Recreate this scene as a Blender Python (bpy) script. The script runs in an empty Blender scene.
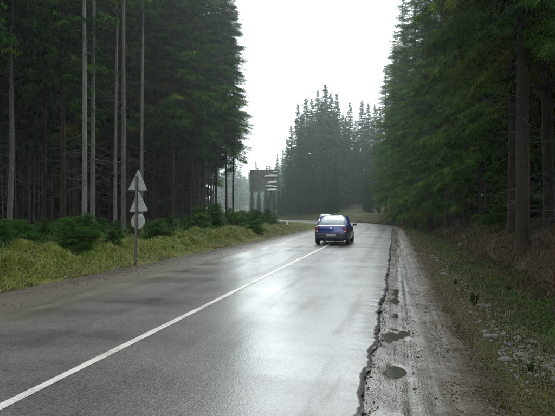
import bpy, bmesh, math
import numpy as np
from mathutils import Vector, Matrix, Euler

# ------------------------------------------------------------------ camera, sky, light
scene = bpy.context.scene
COL = scene.collection
FPX, CX, HZ, CAMH = 540.0, 277.5, 212.0, 1.65      # focal length, centre and horizon in photo pixels
cam_d = bpy.data.cameras.new('camera'); cam = bpy.data.objects.new('camera', cam_d); COL.objects.link(cam)
cam_d.sensor_width = 36; cam_d.lens = FPX / 555 * 36
cam_d.clip_start = 0.05; cam_d.clip_end = 3000
cam.location = (0, 0, CAMH); cam.rotation_euler = (math.radians(90.42), 0, 0)
scene.camera = cam

SUN_EL, SUN_AZ = math.radians(52), math.radians(25)   # azimuth measured from +Y towards +X
world = bpy.data.worlds.new('World'); scene.world = world; world.use_nodes = True
nt = world.node_tree; nt.nodes.clear()
sky = nt.nodes.new('ShaderNodeTexSky'); sky.sky_type = 'NISHITA'; sky.sun_disc = False
sky.sun_elevation = SUN_EL; sky.sun_rotation = SUN_AZ; sky.dust_density = 6.0; sky.air_density = 1.0
hs = nt.nodes.new('ShaderNodeHueSaturation'); hs.inputs['Saturation'].default_value = 0.12
mx = nt.nodes.new('ShaderNodeMix'); mx.data_type = 'RGBA'; mx.inputs['Factor'].default_value = 0.75
mx.inputs['B'].default_value = (9.2, 10.1, 10.3, 1)       # even cloud layer
bg = nt.nodes.new('ShaderNodeBackground'); bg.inputs['Strength'].default_value = 0.11
wo = nt.nodes.new('ShaderNodeOutputWorld')
nt.links.new(sky.outputs[0], hs.inputs['Color']); nt.links.new(hs.outputs[0], mx.inputs['A'])
nt.links.new(mx.outputs['Result'], bg.inputs['Color']); nt.links.new(bg.outputs[0], wo.inputs[0])

sun_d = bpy.data.lights.new('sun', 'SUN'); sun = bpy.data.objects.new('sun', sun_d); COL.objects.link(sun)
sun_d.energy = 0.6; sun_d.angle = math.radians(35); sun_d.color = (1, 0.98, 0.95)
sd = Vector((math.sin(SUN_AZ) * math.cos(SUN_EL), math.cos(SUN_AZ) * math.cos(SUN_EL), math.sin(SUN_EL)))
sun.rotation_euler = sd.to_track_quat('Z', 'Y').to_euler(); sun.location = (0, 0, 90)

scene.view_settings.view_transform = 'Standard'; scene.view_settings.look = 'None'
scene.view_settings.gamma = 1.0; scene.view_settings.use_curve_mapping = False
scene.view_settings.exposure = 1.7
cy = scene.cycles
cy.use_denoising = True; cy.max_bounces = 4; cy.diffuse_bounces = 2; cy.glossy_bounces = 2
cy.transmission_bounces = 4; cy.volume_bounces = 0; cy.transparent_max_bounces = 6
cy.sample_clamp_indirect = 4.0; cy.use_light_tree = False; cy.use_adaptive_sampling = True; cy.adaptive_threshold = 0.02; cy.adaptive_min_samples = 24
scene.render.film_transparent = False

RNG = np.random.default_rng(11)
HAZE = 0.0008

# ------------------------------------------------------------------ helpers
def _hash(ix, iy, seed):
    n = (ix.astype(np.int64) * 374761393 + iy.astype(np.int64) * 668265263 + seed * 974634777) & 0xFFFFFFFF
    n = ((n ^ (n >> 13)) * 1274126177) & 0xFFFFFFFF
    return ((n ^ (n >> 16)) & 0xFFFF) / 65535.0
def noise(x, y, seed=0):
    x = np.asarray(x, float); y = np.asarray(y, float); x, y = np.broadcast_arrays(x, y)
    ix = np.floor(x); iy = np.floor(y); fx = x - ix; fy = y - iy
    fx = fx * fx * (3 - 2 * fx); fy = fy * fy * (3 - 2 * fy)
    a = _hash(ix, iy, seed); b = _hash(ix + 1, iy, seed); c = _hash(ix, iy + 1, seed); d = _hash(ix + 1, iy + 1, seed)
    return (a * (1 - fx) + b * fx) * (1 - fy) + (c * (1 - fx) + d * fx) * fy - 0.5
def fbm(x, y, seed=0, o=4):
    r = 0; a = 1.0
    for i in range(o):
        r = r + a * noise(np.asarray(x) * 2 ** i, np.asarray(y) * 2 ** i, seed + i); a *= 0.5
    return r
def sstep(a, b, x):
    t = np.clip((x - a) / (b - a), 0, 1); return t * t * (3 - 2 * t)

def mesh_np(name, V, quads=None, tris=None, mat=None, smooth=False, uv=None, col=None):
    V = np.asarray(V, np.float32); me = bpy.data.meshes.new(name)
    q = np.zeros((0, 4), np.int32) if quads is None else np.asarray(quads, np.int32)
    t = np.zeros((0, 3), np.int32) if tris is None else np.asarray(tris, np.int32)
    loops = np.concatenate([q.ravel(), t.ravel()]); nq, ntr = len(q), len(t)
    starts = np.concatenate([np.arange(nq) * 4, nq * 4 + np.arange(ntr) * 3]).astype(np.int32)
    totals = np.concatenate([np.full(nq, 4), np.full(ntr, 3)]).astype(np.int32)
    me.vertices.add(len(V)); me.vertices.foreach_set('co', V.ravel())
    me.loops.add(len(loops)); me.loops.foreach_set('vertex_index', loops.astype(np.int32))
    me.polygons.add(len(starts)); me.polygons.foreach_set('loop_start', starts); me.polygons.foreach_set('loop_total', totals)
    if smooth: me.polygons.foreach_set('use_smooth', np.ones(len(starts), bool))
    me.update(calc_edges=True)
    if uv is not None:
        u = me.uv_layers.new(name='UVMap'); u.data.foreach_set('uv', np.asarray(uv, np.float32)[loops].ravel())
    if col is not None:
        c = me.color_attributes.new('Col', 'FLOAT_COLOR', 'POINT')
        c4 = np.ones((len(V), 4), np.float32); c4[:, :3] = col; c.data.foreach_set('color', c4.ravel())
    if mat: me.materials.append(mat)
    return me
def link(name, me, parent=None, loc=(0, 0, 0), rot=(0, 0, 0), scale=(1, 1, 1)):
    o = bpy.data.objects.new(name, me); COL.objects.link(o)
    o.location = loc; o.rotation_euler = rot; o.scale = scale
    if parent: o.parent = parent
    return o
def tag(o, label, cat, group=None):
    o['label'] = label; o['category'] = cat
    if group: o['group'] = group
    return o
def struct(o, kind='structure', label=None):
    o['kind'] = kind
    if label: o['label'] = label
    return o
def empty(name, loc, rz=0.0, sc=1.0):
    o = bpy.data.objects.new(name, None); COL.objects.link(o); o.empty_display_size = 0.2
    o.location = loc; o.rotation_euler = (0, 0, rz); o.scale = (sc, sc, sc); return o
def bm_obj(name, bm, mat, parent=None, smooth=False):
    me = bpy.data.meshes.new(name); bmesh.ops.recalc_face_normals(bm, faces=bm.faces[:]); bm.to_mesh(me); bm.free()
    me.materials.append(mat)
    if smooth:
        for p in me.polygons: p.use_smooth = True
    return link(name, me, parent)
def bm_box(bm, c, s, rot=None, bevel=0.0):
    r = bmesh.ops.create_cube(bm, size=1.0)
    m = Matrix.Translation(c) @ (rot.to_matrix().to_4x4() if rot else Matrix()) @ Matrix.Diagonal((*s, 1))
    bmesh.ops.transform(bm, matrix=m, verts=r['verts'])
    if bevel:
        es = list({e for v in r['verts'] for e in v.link_edges})
        bmesh.ops.bevel(bm, geom=es, offset=bevel, segments=2, affect='EDGES', profile=0.5)
def tubes(paths, radii, n=6):
    """list of (k,3) polylines with radius lists -> V, Q"""
    Vs, Qs, off = [], [], 0
    ang = np.arange(n) / n * 2 * np.pi
    for P, R in zip(paths, radii):
        P = np.asarray(P, float); k = len(P); R = np.broadcast_to(np.asarray(R, float), (k,))
        T = np.gradient(P, axis=0); T /= np.linalg.norm(T, axis=1)[:, None] + 1e-9
        ref = np.where(np.abs(T[:, 2:3]) > 0.9, np.array([[1.0, 0, 0]]), np.array([[0, 0, 1.0]]))
        A = np.cross(T, ref); A /= np.linalg.norm(A, axis=1)[:, None]; B = np.cross(T, A)
        ring = P[:, None, :] + R[:, None, None] * (A[:, None, :] * np.cos(ang)[None, :, None] + B[:, None, :] * np.sin(ang)[None, :, None])
        Vs.append(ring.reshape(-1, 3))
        i = np.arange(k - 1)[:, None] * n; j = np.arange(n)[None, :]; j2 = (j + 1) % n
        Qs.append(np.stack([i + j, i + j2, i + n + j2, i + n + j], -1).reshape(-1, 4) + off); off += k * n
    return np.concatenate(Vs), np.concatenate(Qs)

# ------------------------------------------------------------------ material helpers
def new_mat(name):
    m = bpy.data.materials.new(name); m.use_nodes = True
    t = m.node_tree; return m, t, t.nodes['Principled BSDF']
def N(t, typ, **kw):
    n = t.nodes.new(typ)
    for k, v in kw.items():
        if k in n.inputs.keys(): n.inputs[k].default_value = v
        else: setattr(n, k, v)
    return n
def L(t, a, b): t.links.new(a, b)
def plain(name, col, rough=0.5, metal=0.0, var=0.15, scale=8.0, bump=0.0, **kw):
    m, t, b = new_mat(name)
    tc = N(t, 'ShaderNodeTexCoord'); nz = N(t, 'ShaderNodeTexNoise', Scale=scale, Detail=6.0)
    L(t, tc.outputs['Object'], nz.inputs['Vector'])
    mp = N(t, 'ShaderNodeMapRange'); mp.inputs['To Min'].default_value = 1 - var; mp.inputs['To Max'].default_value = 1 + var
    mp.inputs['From Min'].default_value = 0.3; mp.inputs['From Max'].default_value = 0.7
    L(t, nz.outputs[0], mp.inputs['Value'])
    v = N(t, 'ShaderNodeVectorMath', operation='SCALE'); v.inputs[0].default_value = col
    L(t, mp.outputs[0], v.inputs['Scale']); L(t, v.outputs[0], b.inputs['Base Color'])
    b.inputs['Roughness'].default_value = rough; b.inputs['Metallic'].default_value = metal
    for k, x in kw.items(): b.inputs[k].default_value = x
    if bump:
        bp = N(t, 'ShaderNodeBump', Strength=bump, Distance=0.02); L(t, nz.outputs[0], bp.inputs['Height']); L(t, bp.outputs[0], b.inputs['Normal'])
    return m
def col_mat(name, rough=0.7, spec=0.3, nscale=30.0, var=0.35, bump=0.0, bdist=0.02, trans=0.0):
    """colour from the vertex colour 'Col', broken up by noise"""
    m, t, b = new_mat(name)
    at = N(t, 'ShaderNodeAttribute', attribute_name='Col'); tc = N(t, 'ShaderNodeTexCoord')
    nz = N(t, 'ShaderNodeTexNoise', Scale=nscale, Detail=8.0); L(t, tc.outputs['Object'], nz.inputs['Vector'])
    mp = N(t, 'ShaderNodeMapRange'); mp.inputs['From Min'].default_value = 0.25; mp.inputs['From Max'].default_value = 0.75
    mp.inputs['To Min'].default_value = 1 - var; mp.inputs['To Max'].default_value = 1 + var; L(t, nz.outputs[0], mp.inputs['Value'])
    v = N(t, 'ShaderNodeVectorMath', operation='SCALE'); L(t, at.outputs['Color'], v.inputs[0]); L(t, mp.outputs[0], v.inputs['Scale'])
    L(t, v.outputs[0], b.inputs['Base Color']); b.inputs['Roughness'].default_value = rough
    b.inputs['Specular IOR Level'].default_value = spec
    if bump:
        bp = N(t, 'ShaderNodeBump', Strength=bump, Distance=bdist); L(t, nz.outputs[0], bp.inputs['Height']); L(t, bp.outputs[0], b.inputs['Normal'])
    if trans:
        tr = N(t, 'ShaderNodeBsdfTranslucent'); L(t, v.outputs[0], tr.inputs['Color'])
        ms = N(t, 'ShaderNodeMixShader', Fac=trans); out = t.nodes['Material Output']
        L(t, b.outputs[0], ms.inputs[1]); L(t, tr.outputs[0], ms.inputs[2]); L(t, ms.outputs[0], out.inputs['Surface'])
    return m

# ------------------------------------------------------------------ the road's line
TH = math.radians(12.3); U = np.array([math.sin(TH), math.cos(TH)]); NR = np.array([math.cos(TH), -math.sin(TH)])
O0 = np.array([-2.34, 4.57]); S0, RAD = 48.5, 90.0
P0 = O0 + U * S0; CC = P0 - NR * RAD
S_END = S0 + 140
def path(s, t):
    s = np.asarray(s, float); t = np.asarray(t, float); s, t = np.broadcast_arrays(s, t)
    st = O0 + s[..., None] * U + t[..., None] * NR
    a = (s - S0) / RAD; r = RAD + t
    d = NR[None] * np.cos(a)[..., None] + U[None] * np.sin(a)[..., None] if s.ndim else NR * np.cos(a) + U * np.sin(a)
    ar = CC + r[..., None] * d
    return np.where((s > S0)[..., None], ar, st)
def inv(x, y):
    x = np.asarray(x, float); y = np.asarray(y, float)
    s = (x - O0[0]) * U[0] + (y - O0[1]) * U[1]; t = (x - O0[0]) * NR[0] + (y - O0[1]) * NR[1]
    dx, dy = x - CC[0], y - CC[1]; a = np.arctan2(dx * U[0] + dy * U[1], dx * NR[0] + dy * NR[1])
    r = np.hypot(dx, dy); far = s > S0
    return np.where(far, S0 + np.maximum(a, 0) * RAD, s), np.where(far, r - RAD, t)
def heading(s): return TH - max(0.0, s - S0) / RAD          # angle right of +Y

def prof(s, t):
    """height of the land beside the road"""
    x = np.zeros_like(np.asarray(t, float)) + s
    lt = np.interp(-t, [0, 3.0, 4.7, 5.3, 6.2, 7.2, 9, 12, 16, 30, 60], [-.3, -.3, -.09, 0.03, .26, .40, .45, .52, .6, .8, 1.2])
    rt = np.interp(t, [0, 3.0, 4.1, 4.7, 5.5, 6.2, 7.2, 8.2, 9.5, 12, 16, 30, 60], [-.3, -.3, -.075, -.09, -.22, -.28, .18, .72, 1.02, 1.25, 1.4, 1.7, 2.0])
    lt = np.where(-t > 4.7, -0.06 + (lt + 0.06) * (1 - 0.82 * sstep(36, 58, x) * (1 - sstep(14, 26, -t))), lt)
    z = np.where(t < 0, lt, rt)
    amp = np.where(t < 0, sstep(5.0, 6.2, -t) * (1 - 0.75 * sstep(36, 58, x)), sstep(4.6, 8, t))
    z = z + amp * np.where(t < 0, 0.42, 0.34) * (fbm(x * 0.7 + 3, t * 0.9, 5, 3)) * np.where(np.abs(t) > 11, 0.6, 1)
    # tussocks on the left bank, clods on the right one
    z = z + np.where(t < 0, sstep(5.0, 6.0, -t) * (1 - sstep(9, 12, -t)) * (1 - 0.8 * sstep(36, 58, x)), sstep(6.2, 7.2, t) * (1 - sstep(11, 14, t))) * np.where(t < 0, 0.95 * np.abs(noise(x * 0.95, t * 1.15, 41)) + 0.5 * np.abs(noise(x * 2.3, t * 2.5, 42)) - 0.24 + 0 * x, 0.62 * np.abs(noise(x * 1.1, t * 1.4, 41)) + 0.36 * np.abs(noise(x * 2.7, t * 2.9, 42)))
    z = z + 0.02 * fbm(x * 5, t * 5, 9, 2) * sstep(4.2, 5, np.abs(t)) + 0.05 * fbm(x * 0.9, 0 * x, 81, 4) * (1 - sstep(4.6, 5.6, np.abs(t)))
    return z
MOUND = (20.0, 140.0)
def land(x, y):
    s, t = inv(x, y); z = prof(s, t)
    z = z + 2.0 * np.exp(-(((x - MOUND[0]) / 14) ** 2 + ((y - MOUND[1]) / 14) ** 2)) * sstep(5, 16, t)
    far = np.hypot(x, y); z = z + 18.0 * sstep(220, 720, far)
    return z
def gz(x, y): return float(land(np.array([x]), np.array([y]))[0])
def at(px, d):                                                # photo column + depth -> x, y
    return (px - CX) / FPX * d, d

# ------------------------------------------------------------------ materials of the ground
def asphalt_mat():
    m, t, b = new_mat('wet_asphalt')
    uv = N(t, 'ShaderNodeUVMap'); sep = N(t, 'ShaderNodeSeparateXYZ'); L(t, uv.outputs[0], sep.inputs[0])
    fine = N(t, 'ShaderNodeTexVoronoi', Scale=58.0); fine.feature = 'F1'; L(t, uv.outputs[0], fine.inputs['Vector'])
    grit = N(t, 'ShaderNodeTexNoise', Scale=45.0, Detail=5.0, Roughness=0.7); L(t, uv.outputs[0], grit.inputs['Vector'])
    st = N(t, 'ShaderNodeMapping'); st.inputs['Scale'].default_value = (0.07, 1.7, 1); L(t, uv.outputs[0], st.inputs['Vector'])
    streak = N(t, 'ShaderNodeTexNoise', Scale=1.0, Detail=5.0, Roughness=0.6); L(t, st.outputs[0], streak.inputs['Vector'])
    cr = N(t, 'ShaderNodeMapping'); cr.inputs['Scale'].default_value = (0.9, 0.35, 1); L(t, uv.outputs[0], cr.inputs['Vector'])
    patch = N(t, 'ShaderNodeTexNoise', Scale=1.0, Detail=4.0, Roughness=0.55); L(t, cr.outputs[0], patch.inputs['Vector'])
    # colour: dark binder, paler aggregate, muddy left edge
    c1 = N(t, 'ShaderNodeValToRGB'); L(t, fine.outputs['Color'], c1.inputs[0])
    c1.color_ramp.elements[0].color = (0.006, 0.006, 0.006, 1); c1.color_ramp.elements[1].color = (0.105, 0.102, 0.094, 1)
    mud = N(t, 'ShaderNodeMapRange'); mud.inputs['From Min'].default_value = -2.0; mud.inputs['From Max'].default_value = -3.2
    L(t, sep.outputs['Y'], mud.inputs['Value'])
    mm = N(t, 'ShaderNodeMath', operation='MULTIPLY'); L(t, mud.outputs[0], mm.inputs[0]); L(t, patch.outputs[0], mm.inputs[1])
    mix = N(t, 'ShaderNodeMix', data_type='RGBA'); L(t, mm.outputs[0], mix.inputs['Factor']); L(t, c1.outputs[0], mix.inputs['A'])
    mix.inputs['B'].default_value = (0.13, 0.11, 0.075, 1)
    L(t, mix.outputs['Result'], b.inputs['Base Color'])
    # wheel tracks where water stands thin and smooth
    def track(c, w):
        a = N(t, 'ShaderNodeMath', operation='SUBTRACT'); L(t, sep.outputs['Y'], a.inputs[0]); a.inputs[1].default_value = c
        wob = N(t, 'ShaderNodeMath', operation='MULTIPLY_ADD'); L(t, streak.outputs[0], wob.inputs[0]); wob.inputs[1].default_value = 0.25; L(t, a.outputs[0], wob.inputs[2])
        ab = N(t, 'ShaderNodeMath', operation='ABSOLUTE'); L(t, wob.outputs[0], ab.inputs[0])
        r = N(t, 'ShaderNodeMapRange'); r.interpolation_type = 'SMOOTHSTEP'; r.inputs['From Min'].default_value = w; r.inputs['From Max'].default_value = 0
        L(t, ab.outputs[0], r.inputs['Value']); return r.outputs[0]
    tot = None
    for c, w in ((0.95, 0.22), (2.45, 0.30), (-0.95, 0.28), (-2.3, 0.3)):
        o = track(c - 0.125, w)
        if tot is None: tot = o
        else:
            ad = N(t, 'ShaderNodeMath', operation='ADD'); L(t, tot, ad.inputs[0]); L(t, o, ad.inputs[1]); tot = ad.outputs[0]
    r1 = N(t, 'ShaderNodeMapRange'); r1.inputs['From Min'].default_value = 0.32; r1.inputs['From Max'].default_value = 0.7
    r1.inputs['To Min'].default_value = 0.36; r1.inputs['To Max'].default_value = 0.58; L(t, patch.outputs[0], r1.inputs['Value'])
    r2 = N(t, 'ShaderNodeMath', operation='MULTIPLY_ADD'); L(t, tot, r2.inputs[0]); r2.inputs[1].default_value = -0.06; L(t, r1.outputs[0], r2.inputs[2])
    L(t, r2.outputs[0], b.inputs['Roughness'])
    b.inputs['IOR'].default_value = 1.43; b.inputs['Coat IOR'].default_value = 1.34
    m3 = N(t, 'ShaderNodeMapping'); m3.inputs['Scale'].default_value = (0.22, 1.7, 1); m3.inputs['Location'].default_value = (7, 3, 0); L(t, uv.outputs[0], m3.inputs['Vector'])
    dry = N(t, 'ShaderNodeTexNoise', Scale=1.0, Detail=8.0, Roughness=0.68); L(t, m3.outputs[0], dry.inputs['Vector'])
    cw0 = N(t, 'ShaderNodeMath', operation='MULTIPLY_ADD'); L(t, tot, cw0.inputs[0]); cw0.inputs[1].default_value = 0.10; L(t, dry.outputs[0], cw0.inputs[2])
    cw = N(t, 'ShaderNodeMapRange'); cw.interpolation_type = 'SMOOTHSTEP'; cw.inputs['From Min'].default_value = 0.36; cw.inputs['From Max'].default_value = 0.52; cw.inputs['To Min'].default_value = 0.55; cw.inputs['To Max'].default_value = 1.0
    L(t, cw0.outputs[0], cw.inputs['Value']); L(t, cw.outputs[0], b.inputs['Coat Weight'])
    si = N(t, 'ShaderNodeMapRange'); si.inputs['To Min'].default_value = 0.3; si.inputs['To Max'].default_value = 0.55; L(t, cw.outputs[0], si.inputs['Value']); L(t, si.outputs[0], b.inputs['Specular IOR Level'])
    rc = N(t, 'ShaderNodeMath', operation='MULTIPLY_ADD'); L(t, r2.outputs[0], rc.inputs[0]); rc.inputs[1].default_value = 0.55; rc.inputs[2].default_value = -0.02; L(t, rc.outputs[0], b.inputs['Coat Roughness'])
    # grain relief
    h = N(t, 'ShaderNodeMath', operation='ADD'); L(t, fine.outputs['Distance'], h.inputs[0]); L(t, grit.outputs[0], h.inputs[1])
    bs = N(t, 'ShaderNodeMapRange'); bs.inputs['From Min'].default_value = 0.15; bs.inputs['From Max'].default_value = 0.85
    bs.inputs['To Min'].default_value = 0.25; bs.inputs['To Max'].default_value = 0.55; L(t, patch.outputs[0], bs.inputs['Value'])
    bp = N(t, 'ShaderNodeBump', Distance=0.006); L(t, bs.outputs[0], bp.inputs['Strength']); L(t, h.outputs[0], bp.inputs['Height'])
    b2 = N(t, 'ShaderNodeBump', Distance=0.05, Strength=0.12); L(t, streak.outputs[0], b2.inputs['Height']); L(t, bp.outputs[0], b2.inputs['Normal'])
    L(t, b2.outputs[0], b.inputs['Normal'])
    b3 = N(t, 'ShaderNodeBump', Distance=0.006, Strength=0.12); L(t, h.outputs[0], b3.inputs['Height']); L(t, b3.outputs[0], b.inputs['Coat Normal'])
    return m
def shoulder_mat(name, dry, wet, tin, tout, rlo, rhi):
    m, t, b = new_mat(name)
    uv = N(t, 'ShaderNodeUVMap'); sep = N(t, 'ShaderNodeSeparateXYZ'); L(t, uv.outputs[0], sep.inputs[0])
    ag = N(t, 'ShaderNodeTexVoronoi', Scale=48.0); L(t, uv.outputs[0], ag.inputs['Vector'])
    nz = N(t, 'ShaderNodeTexNoise', Scale=4.0, Detail=9.0, Roughness=0.68); L(t, uv.outputs[0], nz.inputs['Vector'])
    mp = N(t, 'ShaderNodeMapping'); mp.inputs['Scale'].default_value = (0.35, 16, 1); L(t, uv.outputs[0], mp.inputs['Vector'])
    stk = N(t, 'ShaderNodeTexNoise', Scale=1.0, Detail=4.0); L(t, mp.outputs[0], stk.inputs['Vector'])
    w = N(t, 'ShaderNodeMapRange'); w.inputs['From Min'].default_value = tin; w.inputs['From Max'].default_value = tout
    w.inputs['To Min'].default_value = 1; w.inputs['To Max'].default_value = 0; L(t, sep.outputs['Y'], w.inputs['Value'])
    a = N(t, 'ShaderNodeMath', operation='ADD'); L(t, w.outputs[0], a.inputs[0])
    q = N(t, 'ShaderNodeMath', operation='MULTIPLY_ADD'); L(t, nz.outputs[0], q.inputs[0]); q.inputs[1].default_value = 1.6; q.inputs[2].default_value = -0.85; L(t, q.outputs[0], a.inputs[1])
    q2 = N(t, 'ShaderNodeMath', operation='MULTIPLY_ADD'); L(t, stk.outputs[0], q2.inputs[0]); q2.inputs[1].default_value = 0.9; q2.inputs[2].default_value = -0.45
    a2 = N(t, 'ShaderNodeMath', operation='ADD', use_clamp=True); L(t, a.outputs[0], a2.inputs[0]); L(t, q2.outputs[0], a2.inputs[1])
    mix = N(t, 'ShaderNodeMix', data_type='RGBA'); L(t, a2.outputs[0], mix.inputs['Factor']); mix.inputs['A'].default_value = (*dry, 1); mix.inputs['B'].default_value = (*wet, 1)
    mul = N(t, 'ShaderNodeMapRange'); mul.inputs['To Min'].default_value = 0.55; mul.inputs['To Max'].default_value = 1.5; L(t, ag.outputs['Color'], mul.inputs['Value'])
    v = N(t, 'ShaderNodeVectorMath', operation='SCALE'); L(t, mix.outputs['Result'], v.inputs[0]); L(t, mul.outputs[0], v.inputs['Scale'])
    L(t, v.outputs[0], b.inputs['Base Color'])
    ro = N(t, 'ShaderNodeMapRange'); ro.inputs['To Min'].default_value = rhi; ro.inputs['To Max'].default_value = rlo; L(t, a2.outputs[0], ro.inputs['Value'])
    L(t, ro.outputs[0], b.inputs['Roughness']); b.inputs['IOR'].default_value = 1.38
    sp = N(t, 'ShaderNodeMapRange'); sp.inputs['To Min'].default_value = 0.10; sp.inputs['To Max'].default_value = 0.55; L(t, a2.outputs[0], sp.inputs['Value']); L(t, sp.outputs[0], b.inputs['Specular IOR Level'])
    h = N(t, 'ShaderNodeMath', operation='ADD'); L(t, ag.outputs['Distance'], h.inputs[0]); L(t, nz.outputs[0], h.inputs[1])
    bp = N(t, 'ShaderNodeBump', Strength=0.3, Distance=0.010); L(t, h.outputs[0], bp.inputs['Height'])
    bp2 = N(t, 'ShaderNodeBump', Strength=0.4, Distance=0.012); L(t, stk.outputs[0], bp2.inputs['Height']); L(t, bp.outputs[0], bp2.inputs['Normal'])
    L(t, bp2.outputs[0], b.inputs['Normal'])
    return m
def paint_mat():
    m, t, b = new_mat('worn_white_paint')
    uv = N(t, 'ShaderNodeUVMap')
    n1 = N(t, 'ShaderNodeTexNoise', Scale=28.0, Detail=6.0, Roughness=0.7); L(t, uv.outputs[0], n1.inputs['Vector'])
    n2 = N(t, 'ShaderNodeTexNoise', Scale=1.3, Detail=4.0); L(t, uv.outputs[0], n2.inputs['Vector'])
    a = N(t, 'ShaderNodeMath', operation='ADD'); L(t, n1.outputs[0], a.inputs[0]); L(t, n2.outputs[0], a.inputs[1])
    r = N(t, 'ShaderNodeValToRGB'); L(t, a.outputs[0], r.inputs[0])
    r.color_ramp.elements[0].position = 0.78; r.color_ramp.elements[0].color = (0.17, 0.165, 0.15, 1)
    r.color_ramp.elements[1].position = 1.08 - .08; r.color_ramp.elements[1].color = (0.44, 0.435, 0.41, 1)
    L(t, r.outputs[0], b.inputs['Base Color']); b.inputs['Roughness'].default_value = 0.38
    bp = N(t, 'ShaderNodeBump', Strength=0.25, Distance=0.004); L(t, n1.outputs[0], bp.inputs['Height']); L(t, bp.outputs[0], b.inputs['Normal'])
    return m
M = {}
M['asphalt'] = asphalt_mat(); M['paint'] = paint_mat()
M['shoulder_r'] = shoulder_mat('wet_mud_and_gravel', (0.038, 0.028, 0.017), (0.064, 0.056, 0.043), 3.4, 4.2, 0.20, 0.75)
M['shoulder_l'] = shoulder_mat('damp_gravel', (0.048, 0.042, 0.031), (0.056, 0.050, 0.039), -3.0, -4.4, 0.34, 0.7)
M['soil'] = col_mat('turf_and_needles', rough=0.85, spec=0.08, nscale=14, var=0.5, bump=0.7, bdist=0.05)
M['blade'] = col_mat('grass_blade', rough=0.6, spec=0.12, nscale=3, var=0.25, trans=0.2)
m, t, b = new_mat('puddle_water'); b.inputs['Base Color'].default_value = (0.05, 0.048, 0.040, 1); b.inputs['Roughness'].default_value = 0.02; b.inputs['IOR'].default_value = 1.33
tc = N(t, 'ShaderNodeTexCoord'); nz = N(t, 'ShaderNodeTexNoise', Scale=14.0, Detail=2.0); L(t, tc.outputs['Object'], nz.inputs['Vector'])
bp = N(t, 'ShaderNodeBump', Strength=0.05, Distance=0.01); L(t, nz.outputs[0], bp.inputs['Height']); L(t, bp.outputs[0], b.inputs['Normal'])
M['water'] = m

# ------------------------------------------------------------------ road, shoulders, verges, ground
def svals(fine, f_end=26.0, mid=0.5, far=1.5):
    return np.concatenate([np.arange(-14, -1, 1.0), np.arange(-1, f_end, fine), np.arange(f_end, 60, mid), np.arange(60, S_END, far)])
def strip(name, s, T, Z, mat, col=None, smooth=True):
    """s (n,), T and Z (n,m)"""
    n, k = T.shape; S = np.broadcast_to(s[:, None], T.shape)
    P = path(S, T); V = np.concatenate([P, Z[..., None]], -1).reshape(-1, 3)
    i = np.arange(n - 1)[:, None] * k; j = np.arange(k - 1)[None]
    Q = np.stack([i + j, i + j + 1, i + k + j + 1, i + k + j], -1).reshape(-1, 4)
    uv = np.stack([S, T], -1).reshape(-1, 2)
    return link(name, mesh_np(name, V, quads=Q, mat=mat, smooth=smooth, uv=uv, col=None if col is None else col.reshape(-1, 3)))

def road_z(s, t):
    z = -0.012 * np.abs(t) + 0.007 * fbm(s * 0.3, t * 0.8, 3, 2)
    for c in (0.9, 2.4, -0.9, -2.4): z = z - 0.006 * np.exp(-((t - c) / 0.25) ** 2)
    return z
s = svals(0.06, 30)
er = 3.02 - 0.12 * (1 - sstep(0.0, 6.0, s)) + 0.08 * fbm(s * 0.33, s * 0 + 2, 21, 3) + 0.07 * fbm(s * 4.1, s * 0 + 5, 22, 4)
s_er = s.copy()
el = -3.10 + 0.25 * fbm(s * 0.5, s * 0 + 1, 23, 4)
f = np.concatenate([np.linspace(0, 0.94, 40), [0.965, 0.985, 0.995, 1.0]])
T = el[:, None] + (er - el)[:, None] * f[None]
Z = road_z(s[:, None], T)
crumb = sstep(0.93, 1.0, f)[None] * (0.016 * np.abs(fbm(s[:, None] * 4, f[None] * 30, 31, 3)) + 0.006)
Z = Z - crumb
T = np.concatenate([T, er[:, None] + 0.022], 1); Z = np.concatenate([Z, Z[:, -1:] - 0.02 - 0.04 * np.clip(fbm(s * 0.9, s * 0, 35, 3)[:, None] + 0.4, 0, 1)], 1)
Z[:, 0] -= 0.03
road = struct(strip('road', s, T, Z, M['asphalt']), label='wet grey asphalt road curving left into the forest')
# solid centre line, fading out past the car
s2 = svals(0.25, 40)
s2 = s2[s2 < 30]; w = 0.057 + 0.010 * fbm(s2 * 2, s2 * 0, 33, 3)
T2 = np.stack([-w, -w * 0.33, w * 0.33, w], 1) + 0.01 * fbm(s2 * 0.2, s2 * 0 + 9, 34, 2)[:, None]
Z2 = road_z(s2[:, None], T2) + 0.005
cl = strip('centre_line', s2, T2, Z2, M['paint']); cl.parent = road

# right shoulder: a muddy trough along the asphalt, tracks, then gravel
PUD = [(0.15, 3.2, 0.95, 0.17), (2.16, 3.28, 0.18, 0.10), (3.95, 3.30, 0.42, 0.20), (7.6, 3.30, 1.5, 0.14), (13.2, 3.30, 2.0, 0.15), (21.5, 3.3, 3.0, 0.16)]
WL = -0.118
s = svals(0.045, 16, 0.25, 1.5); tt = np.concatenate([np.arange(2.7, 4.3, 0.028), np.linspace(4.35, 5.3, 6)])
S, T = np.meshgrid(s, tt, indexing='ij')
Z = np.interp(T, [2.7, 3.1, 3.3, 3.6, 4.0, 4.3, 5.3], [-.115, -.112, -.110, -.092, -.068, -.085, -.5])
Z = Z + 0.05 * np.clip(noise(S * 0.45, S * 0, 56) * 2.4 - 0.1, 0, 1) * (1 - sstep(3.15, 3.45, T)) * sstep(4.6, 5.6, S)
Z = Z + 0.012 * fbm(S * 1.3, T * 2.6, 51, 4) + 0.012 * noise(S * 0.25, T * 15, 52) * sstep(3.2, 3.4, T) * (1 - sstep(3.8, 4.1, T)) + 0.006 * noise(S * 9, T * 14, 53)
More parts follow.
